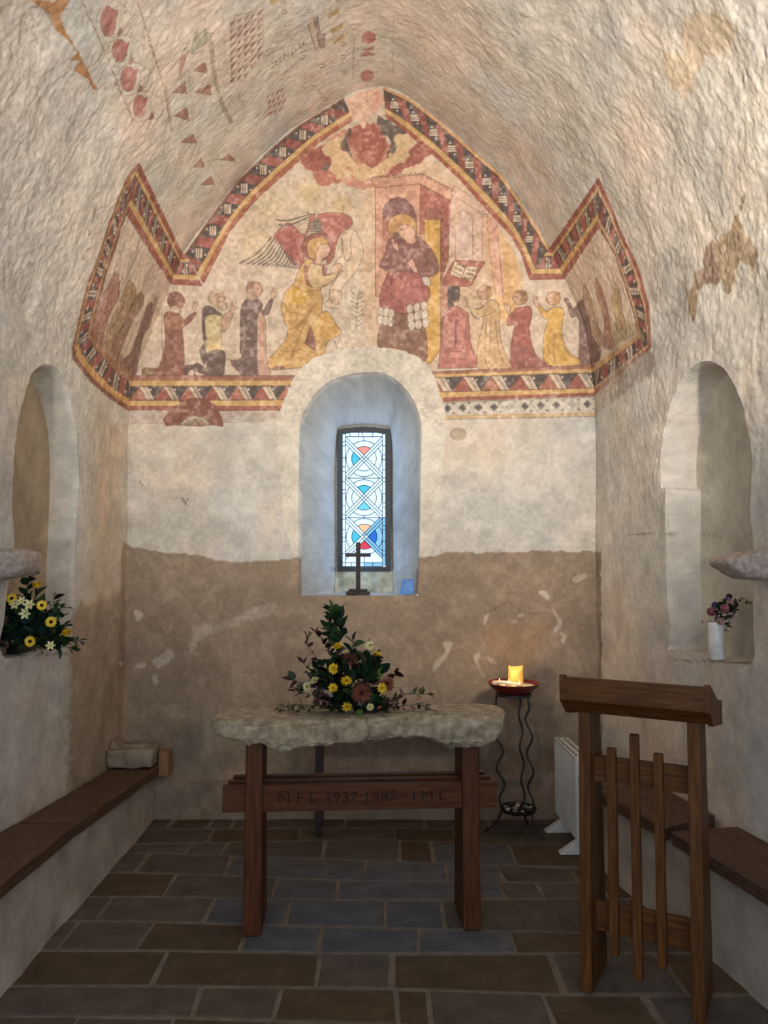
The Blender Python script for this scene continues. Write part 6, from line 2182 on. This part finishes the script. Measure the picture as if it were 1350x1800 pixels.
def flower_part(parent, kind, p, d, r):
    """one flower head as a part of its arrangement, facing d"""
    q = aim(d) @ Matrix.Rotation(-math.pi / 2, 4, 'X').to_quaternion()     # local +Z to d

    def place(o):
        o.location = p
        o.rotation_mode = 'QUATERNION'
        o.rotation_quaternion = q
        return o
    mb = MB()

    def petal(ang, r0, r1, w, lift, curl=0.0, n=3):
        c, s = math.cos(ang), math.sin(ang)
        V, Fc = [], []
        for i in range(n + 1):
            f = i / n
            rad = r0 + (r1 - r0) * f
            ww = w * (0.45 + 0.55 * math.sin(math.pi * min(1, f * 0.85 + 0.12)))
            if i == n:
                ww *= 0.35
            z = lift * f + curl * f * f
            V += [(c * rad - s * ww, s * rad + c * ww, z), (c * rad + s * ww, s * rad - c * ww, z)]
        for i in range(n):
            Fc.append((2 * i, 2 * i + 1, 2 * i + 3, 2 * i + 2))
        mb.add(V, Fc)
    if kind in ('mum', 'pale_mum'):
        for lay in range(4):
            k = 15 - 2 * lay
            for i in range(k):
                petal(2 * math.pi * (i + .5 * lay) / k + rf.uniform(-.1, .1), 0.05 * r, r * (1 - 0.2 * lay), 0.11 * r, r * (0.10 + 0.16 * lay), r * 0.05)
        o = place(mb.build('flower_head', 'petal_yellow' if kind == 'mum' else 'petal_pale', parent, True))
        c_ = MB().lathe([(0.001 * r, 0.34 * r), (0.16 * r, 0.36 * r), (0.1 * r, 0.5 * r), (0.001 * r, 0.54 * r)], 10).build('flower_centre', 'centre_gold', o, True)
    elif kind == 'spider':
        for lay in range(4):
            k = 24 - 3 * lay
            for i in range(k):
                petal(2 * math.pi * (i + .37 * lay) / k + rf.uniform(-.06, .06), 0.06 * r, r * (1 - 0.14 * lay) * rf.uniform(.85, 1.05), 0.030 * r, r * (0.02 + 0.22 * lay), -r * 0.08)
        o = place(mb.build('flower_head', 'petal_rust', parent, True))
        MB().lathe([(0.001 * r, 0.1 * r), (0.14 * r, 0.16 * r), (0.09 * r, 0.34 * r), (0.001 * r, 0.4 * r)], 10).build('flower_centre', 'centre_dark', o, True)
    elif kind == 'gerbera':
        for lay in range(2):
            for i in range(13):
                petal(2 * math.pi * (i + .5 * lay) / 13, 0.25 * r, r * (1 - .12 * lay), 0.17 * r, r * (0.05 + .08 * lay), 0)
        o = place(mb.build('flower_head', 'petal_yellow', parent, True))
        MB().lathe([(0.32 * r, 0.02 * r), (0.32 * r, 0.08 * r), (0.2 * r, 0.14 * r), (0.001 * r, 0.15 * r)], 14).build('flower_centre', 'centre_dark', o, True)
    elif kind.startswith('rose'):
        mat = {'rose': 'petal_yellow', 'rose_pink': 'petal_pink', 'rose_blush': 'petal_blush', 'rose_plum': 'petal_plum', 'rose_lilac': 'petal_lilac'}[kind]
        for lay in range(4):
            k = 6 - lay
            rr = r * (1 - 0.22 * lay)
            for i in range(k):
                a0 = 2 * math.pi * (i + .5 * lay) / k
                V, Fc = [], []
                for u in range(5):
                    for v in range(4):
                        aa = a0 + (u / 4 - .5) * 2 * math.pi / k * 1.35
                        f = v / 3
                        rad = rr * (0.35 + 0.62 * math.sin(f * math.pi * .62)) * (1 + .05 * f)
                        V.append((rad * math.cos(aa), rad * math.sin(aa), (-0.5 + 1.05 * f - 0.16 * abs(u / 4 - .5) * f) * r + 0.06 * lay * r))
                for u in range(4):
                    for v in range(3):
                        Fc.append((u * 4 + v, (u + 1) * 4 + v, (u + 1) * 4 + v + 1, u * 4 + v + 1))
                mb.add(V, Fc)
        mb.lathe([(0.001 * r, -.5 * r), (.3 * r, -.4 * r), (.25 * r, .3 * r), (0.001 * r, .55 * r)], 8)
        o = place(mb.build('flower_head', mat, parent, True))
    elif kind == 'lily':
        for i in range(6):
            petal(2 * math.pi * i / 6, 0.08 * r, r, 0.26 * r, r * 0.45, -0.12 * r, 4)
        o = place(mb.build('flower_head', 'petal_pale', parent, True))
        MB().lathe([(0.001 * r, 0.02 * r), (0.1 * r, 0.06 * r), (0.08 * r, 0.3 * r), (0.001 * r, 0.34 * r)], 8).build('flower_centre', 'leaf_bright', o, True)
    elif kind in ('cluster', 'berries'):
        mat = 'petal_plum' if kind == 'cluster' else 'berry_red'
        for i in range(46 if kind == 'cluster' else 9):
            t, ph = rf.uniform(0, 6.28), math.acos(rf.uniform(-.4, 1))
            c = Vector((math.sin(ph) * math.cos(t), math.sin(ph) * math.sin(t), math.cos(ph))) * r * 0.85
            nrm = c.normalized()
            t1 = nrm.orthogonal().normalized()
            t2 = nrm.cross(t1)
            s = r * (.22 if kind == 'cluster' else .3)
            mb.add([c + nrm * s * .2, c + t1 * s, c + t2 * s, c - t1 * s, c - t2 * s, c - nrm * s * .8], [(0, 1, 2), (0, 2, 3), (0, 3, 4), (0, 4, 1), (5, 2, 1), (5, 3, 2), (5, 4, 3), (5, 1, 4)])
        o = place(mb.build('flower_head', mat, parent, True))
    return o


class Arr:
    """an arrangement laid out from a crop of the photo: crop point + depth offset -> local position"""

    def __init__(s, root, cx, cy, k, Y):
        s.root, s.cx, s.cy, s.k, s.Y = root, cx, cy, k, Y
        s.m = Y / FPX / k

    def P(s, x, y, dy=0.0):
        p = on_y(s.cx + x / s.k, s.cy + y / s.k, s.Y + dy)
        return p - s.root.location

    def stem(s, pts, r=0.0016, mat='stem_brown'):
        P = [s.P(*p) for p in pts]
        MB().tube(P, r, 5).build('stem', mat, s.root, True)
        return P

    def spray(s, pts, n, key, size, spread=0.9, rnd=False, r=0.0014, jitter=0.25):
        """leafy stem through crop points"""
        P = s.stem(pts, r)
        L = [0]
        for a, b in zip(P[:-1], P[1:]):
            L.append(L[-1] + (b - a).length)
        for i in range(n):
            f = (i + 0.6) / n * L[-1]
            j = max(k for k in range(len(P) - 1) if L[k] <= f)
            t = (f - L[j]) / max(L[j + 1] - L[j], 1e-6)
            p = P[j].lerp(P[j + 1], t)
            d = (P[j + 1] - P[j]).normalized()
            side = Vector((rf.uniform(-1, 1), rf.uniform(-1, 1), rf.uniform(-.5, .6)))
            side = (side - d * side.dot(d)).normalized()
            if abs(side.y) > .8:
                side.x += math.copysign(.6, rf.uniform(-1, 1))
            dd = d * rf.uniform(.35, .8) + side * spread
            kk = key if isinstance(key, str) else rf.choice(key)
            put_leaf(s.root, kk, p, dd, 1.35 * size * s.m * rf.uniform(.75, 1.2), rnd)
        put_leaf(s.root, key if isinstance(key, str) else key[0], P[-1], P[-1] - P[-2], size * s.m, rnd)

    def scatter(s, cx, cy, rx, ry, n, keys, size, depth=0.07, origin=None, rnd=False, y0=0.0):
        o = s.P(*(origin or (cx, cy)))
        for i in range(n):
            a, q = rf.uniform(0, 6.283), math.sqrt(rf.random())
            dy = y0 + rf.uniform(-depth, depth) * math.sqrt(max(0, 1 - q * q)) - 0.01
            p = s.P(cx + rx * q * math.cos(a), cy + ry * q * math.sin(a), dy)
            d = (p - o)
            d = d.normalized() * 0.8 + Vector((rf.uniform(-.5, .5), rf.uniform(-.9, .2), rf.uniform(-.3, .5)))
            put_leaf(s.root, rf.choice(keys), p, d, 1.3 * size * s.m * rf.uniform(.7, 1.25), rnd)


# --- on the altar
al = empty('flower_arrangement', (-0.07, 3.49, 0.922), 0)
tag(al, 'tall autumn flower arrangement with rust and yellow chrysanthemums on the altar stone', 'flowers')
A1 = Arr(al, 490, 1060, 4.5, 3.46)
auto_smooth(MB().lathe([(0.0005, 0.0), (0.07, 0.0), (0.075, 0.025), (0.0005, 0.025)], 24).build('tray', 'black_tray', al))
G, DK, BU, OL = 'leaf_green', 'leaf_dark', 'leaf_burgundy', 'leaf_olive'
A1.spray([(560, 850), (490, 600), (450, 330), (440, 180), (420, 50)], 60, (G, DK, DK), 84, 1.0)
A1.scatter(450, 200, 60, 130, 34, (DK, G), 80, 0.03, (460, 420))
A1.spray([(540, 800), (440, 480), (340, 290), (290, 235)], 18, BU, 72, .9)
A1.spray([(530, 800), (350, 500), (240, 360), (215, 260)], 10, BU, 46, .8)
A1.spray([(540, 820), (320, 620), (190, 470)], 12, BU, 64, .9)
A1.spray([(540, 840), (280, 660), (110, 610)], 16, (BU, DK), 90, .9)
A1.spray([(540, 850), (240, 720), (140, 700)], 10, (BU, DK), 80, .9)
A1.spray([(600, 800), (600, 560), (570, 400), (590, 300)], 14, (DK, G), 84, .9)
A1.spray([(620, 800), (680, 600), (690, 420), (705, 340)], 8, DK, 70, .8)
A1.spray([(640, 800), (720, 560), (770, 430)], 9, (DK, OL), 74, .8)
A1.spray([(680, 800), (860, 680), (920, 560)], 12, BU, 56, .9, True)
A1.spray([(680, 830), (850, 790), (1010, 720), (1180, 720)], 20, (OL, OL, BU), 56, 1.0)
A1.spray([(700, 850), (900, 820), (1100, 800), (1280, 870)], 24, (OL, BU, OL), 52, 1.0)
A1.spray([(560, 850), (300, 815), (120, 800), (10, 835)], 20, OL, 54, 1.0)
A1.spray([(560, 850), (320, 830), (160, 845), (60, 850)], 12, OL, 50, 1.0)
A1.spray([(240, 360), (215, 300), (250, 250)], 5, OL, 38, .8)
A1.scatter(560, 640, 230, 190, 95, (G, DK, DK, BU, 'leaf_dark'), 95, 0.085, (560, 880))
A1.scatter(620, 800, 210, 60, 36, (DK, G), 84, 0.08, (600, 880), True)
A1.scatter(380, 600, 130, 120, 30, (DK, BU, G), 80, 0.06, (540, 860))
A1.scatter(730, 530, 90, 90, 16, (OL, DK), 105, 0.05, (640, 860), y0=-0.03)
for x, y in ((815, 520), (820, 570)):
    put_leaf(al, 'leaf_bright', A1.P(x - 25, y + 45, -.06), (0.3, -.3, 1), 74 * A1.m, True, 0.2)
put_leaf(al, 'leaf_bright', A1.P(640, 885, -.09), (0.05, -.5, 1), 60 * A1.m, True, 0.0)
FRONT = (0, -1, 0.1)
for kind, x, y, r, d, dy in (('mum', 435, 520, 46, (-.15, -1, .25), -.08), ('mum', 430, 672, 42, (-.2, -1, 0), -.095), ('mum', 540, 822, 42, (0, -1, -.1), -.1), ('mum', 462, 345, 46, (-.1, -.5, 1), -.03),
                             ('pale_mum', 720, 337, 38, (.1, -1, .3), -.02), ('mum', 778, 415, 44, (.2, -.35, 1), -.03), ('mum', 535, 612, 48, (.1, -1, -.4), -.09), ('mum', 815, 672, 42, (.3, -1, .1), -.07),
                             ('pale_mum', 225, 662, 40, (-.5, -1, 0), -.05), ('pale_mum', 282, 615, 38, (-.3, -.6, .8), -.05), ('pale_mum', 722, 822, 32, (.2, -1, 0), -.095), ('pale_mum', 250, 528, 28, (-.3, -.7, .6), -.03),
                             ('spider', 655, 712, 100, (0.05, -1, -.05), -.11), ('spider', 560, 440, 74, (-.1, -.9, -.6), -.05), ('spider', 850, 640, 86, (.5, -1, .1), -.05), ('cluster', 350, 770, 66, (-.2, -1, .2), -.075),
                             ('cluster', 905, 790, 46, (.3, -1, .2), -.03), ('berries', 800, 835, 24, FRONT, -.09), ('berries', 1105, 755, 20, FRONT, -.01), ('berries', 1255, 862, 18, FRONT, -.01), ('pale_mum', 800, 580, 30, (.2, -.6, .8), -.05)):
    flower_part(al, kind, A1.P(x, y, dy), d, r * A1.m)
for x, y in ((720, 337), (778, 415), (462, 345), (560, 440)):
    A1.stem([(620, 800), ((x + 620) / 2 + 10, (y + 800) / 2), (x, y + 25)], .0018, 'leaf_olive')

# --- in the left niche
nz_l = SILL_L
ln = empty('flower_arrangement', (-1.70, 3.72, nz_l + 0.002), 0)
tag(ln, 'dark green foliage with yellow gerberas and roses in the left niche', 'flowers')
A2 = Arr(ln, 0, 950, 8.44, 3.68)
MB().box(-0.08, -0.02, -0.07, 0.09, 0.0, 0.03, 0.006).build('tray', 'black_tray', ln)
BG = 'leaf_bluegreen'
base_pt = (420, 1560)
A2.spray([(400, 1500, -.08), (360, 1100, -.06), (400, 700, -.05), (480, 500, -.05)], 20, DK, 150, .9)
A2.spray([(450, 1500), (520, 1050), (520, 800)], 14, (DK, BG), 150, .9)
A2.spray([(500, 1500), (700, 1100), (860, 1000), (960, 1000)], 20, (DK, G), 130, .9)
A2.spray([(520, 1520), (760, 1250), (920, 1140)], 14, (DK, G), 130, .9)
A2.spray([(560, 1560), (820, 1380), (960, 1260)], 12, (DK, G), 130, .9)
A2.spray([(560, 1600), (800, 1520), (1020, 1500), (1190, 1480)], 22, (G, DK, 'leaf_green'), 120, 1.0)
A2.spray([(560, 1600), (800, 1580), (980, 1580), (1100, 1600)], 14, (G, DK), 120, 1.0)
A2.spray([(600, 1300), (780, 950), (800, 850)], 8, (BU, DK), 110, .9)
A2.scatter(400, 1250, 330, 340, 95, (DK, DK, G, BG), 180, 0.09, (420, 1650))
A2.scatter(600, 1480, 260, 140, 40, (DK, G), 160, 0.08, (460, 1650))
A2.scatter(210, 1510, 150, 120, 30, (DK, BG, G), 170, 0.07, (300, 1680), True)
A2.scatter(480, 1590, 260, 60, 26, (DK, G), 130, 0.06, (460, 1700))
for kind, x, y, r, d, dy in (('gerbera', 175, 860, 78, (.25, -1, .15), -.13), ('gerbera', 620, 962, 76, (.3, -1, .1), -.12), ('gerbera', 757, 1208, 82, (.2, -1, .2), -.12), ('gerbera', 447, 1497, 82, (0.05, -1, 0), -.15),
                             ('rose', 545, 672, 60, (.1, -.6, 1), -.08), ('rose', 985, 1378, 62, (.3, -.7, .8), -.08), ('lily', 225, 950, 80, (.1, -1, .3), -.13), ('lily', 322, 900, 70, (.1, -1, .5), -.12),
                             ('lily', 435, 955, 85, (.2, -1, .4), -.13), ('lily', 375, 1085, 85, (.1, -1, 0), -.14), ('mum', 0, 0, 0, FRONT, 0), ('lily', 750, 1560, 70, (.3, -1, .3), -.13)):
    if r:
        flower_part(ln, kind, A2.P(x, y, dy), d, r * A2.m)

# --- white vase in the right niche
plain('white_ceramic', (224, 222, 220), rough=0.3, spec=0.5)
nz_r = SILL_R
vz = nz_r + 0.004
YV = 3.56
va = on_y(1260, 1160, YV)
vase = auto_smooth(MB().lathe([(0.0005, 0), (0.032, 0), (0.0345, 0.004), (0.0345, 0.168), (0.033, 0.171), (0.031, 0.168), (0.031, 0.012), (0.0005, 0.010)], 36).build('vase', 'white_ceramic'), 40)
vase.location = (va.x, YV, vz)
tag(vase, 'plain white cylindrical vase on the sill of the right niche', 'vase')
bq = empty('bouquet', (va.x, YV, vz + 0.03))
tag(bq, 'small bouquet of pink and lilac flowers in the white vase', 'flowers')
A3 = Arr(bq, 1200, 950, 7.826, YV)
for x, y in ((420, 1000), (570, 930), (640, 860), (520, 1110), (300, 1130), (660, 1020), (620, 790), (450, 900), (650, 1100)):
    P0 = Vector((rf.uniform(-.008, .008), rf.uniform(-.008, .008), 0.0))
    P1 = Vector((rf.uniform(-.012, .012), rf.uniform(-.012, .012), 0.135))
    P2 = A3.P(x, y, -.01)
    MB().tube([P0, P1, P1.lerp(P2, .6) + Vector((0, 0, .008)), P2], 0.0012, 5).build('stem', 'leaf_olive', bq, True)
A3.scatter(560, 1000, 130, 120, 34, (DK, DK, BU), 110, 0.035, (490, 1180))
A3.spray([(560, 1100), (720, 880), (840, 800), (900, 840)], 8, OL, 60, .8)
A3.spray([(560, 1140), (600, 1180), (600, 1250)], 4, DK, 60, .7)
for kind, x, y, r, d, dy in (('rose_pink', 395, 985, 62, (-.4, -1, .3), -.03), ('rose_pink', 572, 935, 62, (.1, -1, .2), -.045), ('rose_blush', 640, 860, 50, (.2, -1, .4), -.02), ('rose_lilac', 450, 905, 55, (-.2, -.8, .6), -.01),
                             ('rose_blush', 515, 1110, 52, (0, -1, 0), -.045), ('rose_blush', 660, 1015, 50, (.4, -1, 0), -.03), ('rose_blush', 645, 1085, 44, (.3, -1, -.2), -.035), ('rose_lilac', 625, 800, 45, (.1, -.6, .8), 0),
                             ('rose_plum', 640, 770, 40, (.2, -.5, .9), .01), ('rose_blush', 555, 840, 36, (0, -.8, .7), 0), ('rose_blush', 275, 1120, 26, (-1, -.5, .2), -.03), ('rose_plum', 735, 880, 36, (.7, -.6, .3), 0)):
    flower_part(bq, kind, A3.P(x, y, dy), d, r * A3.m)
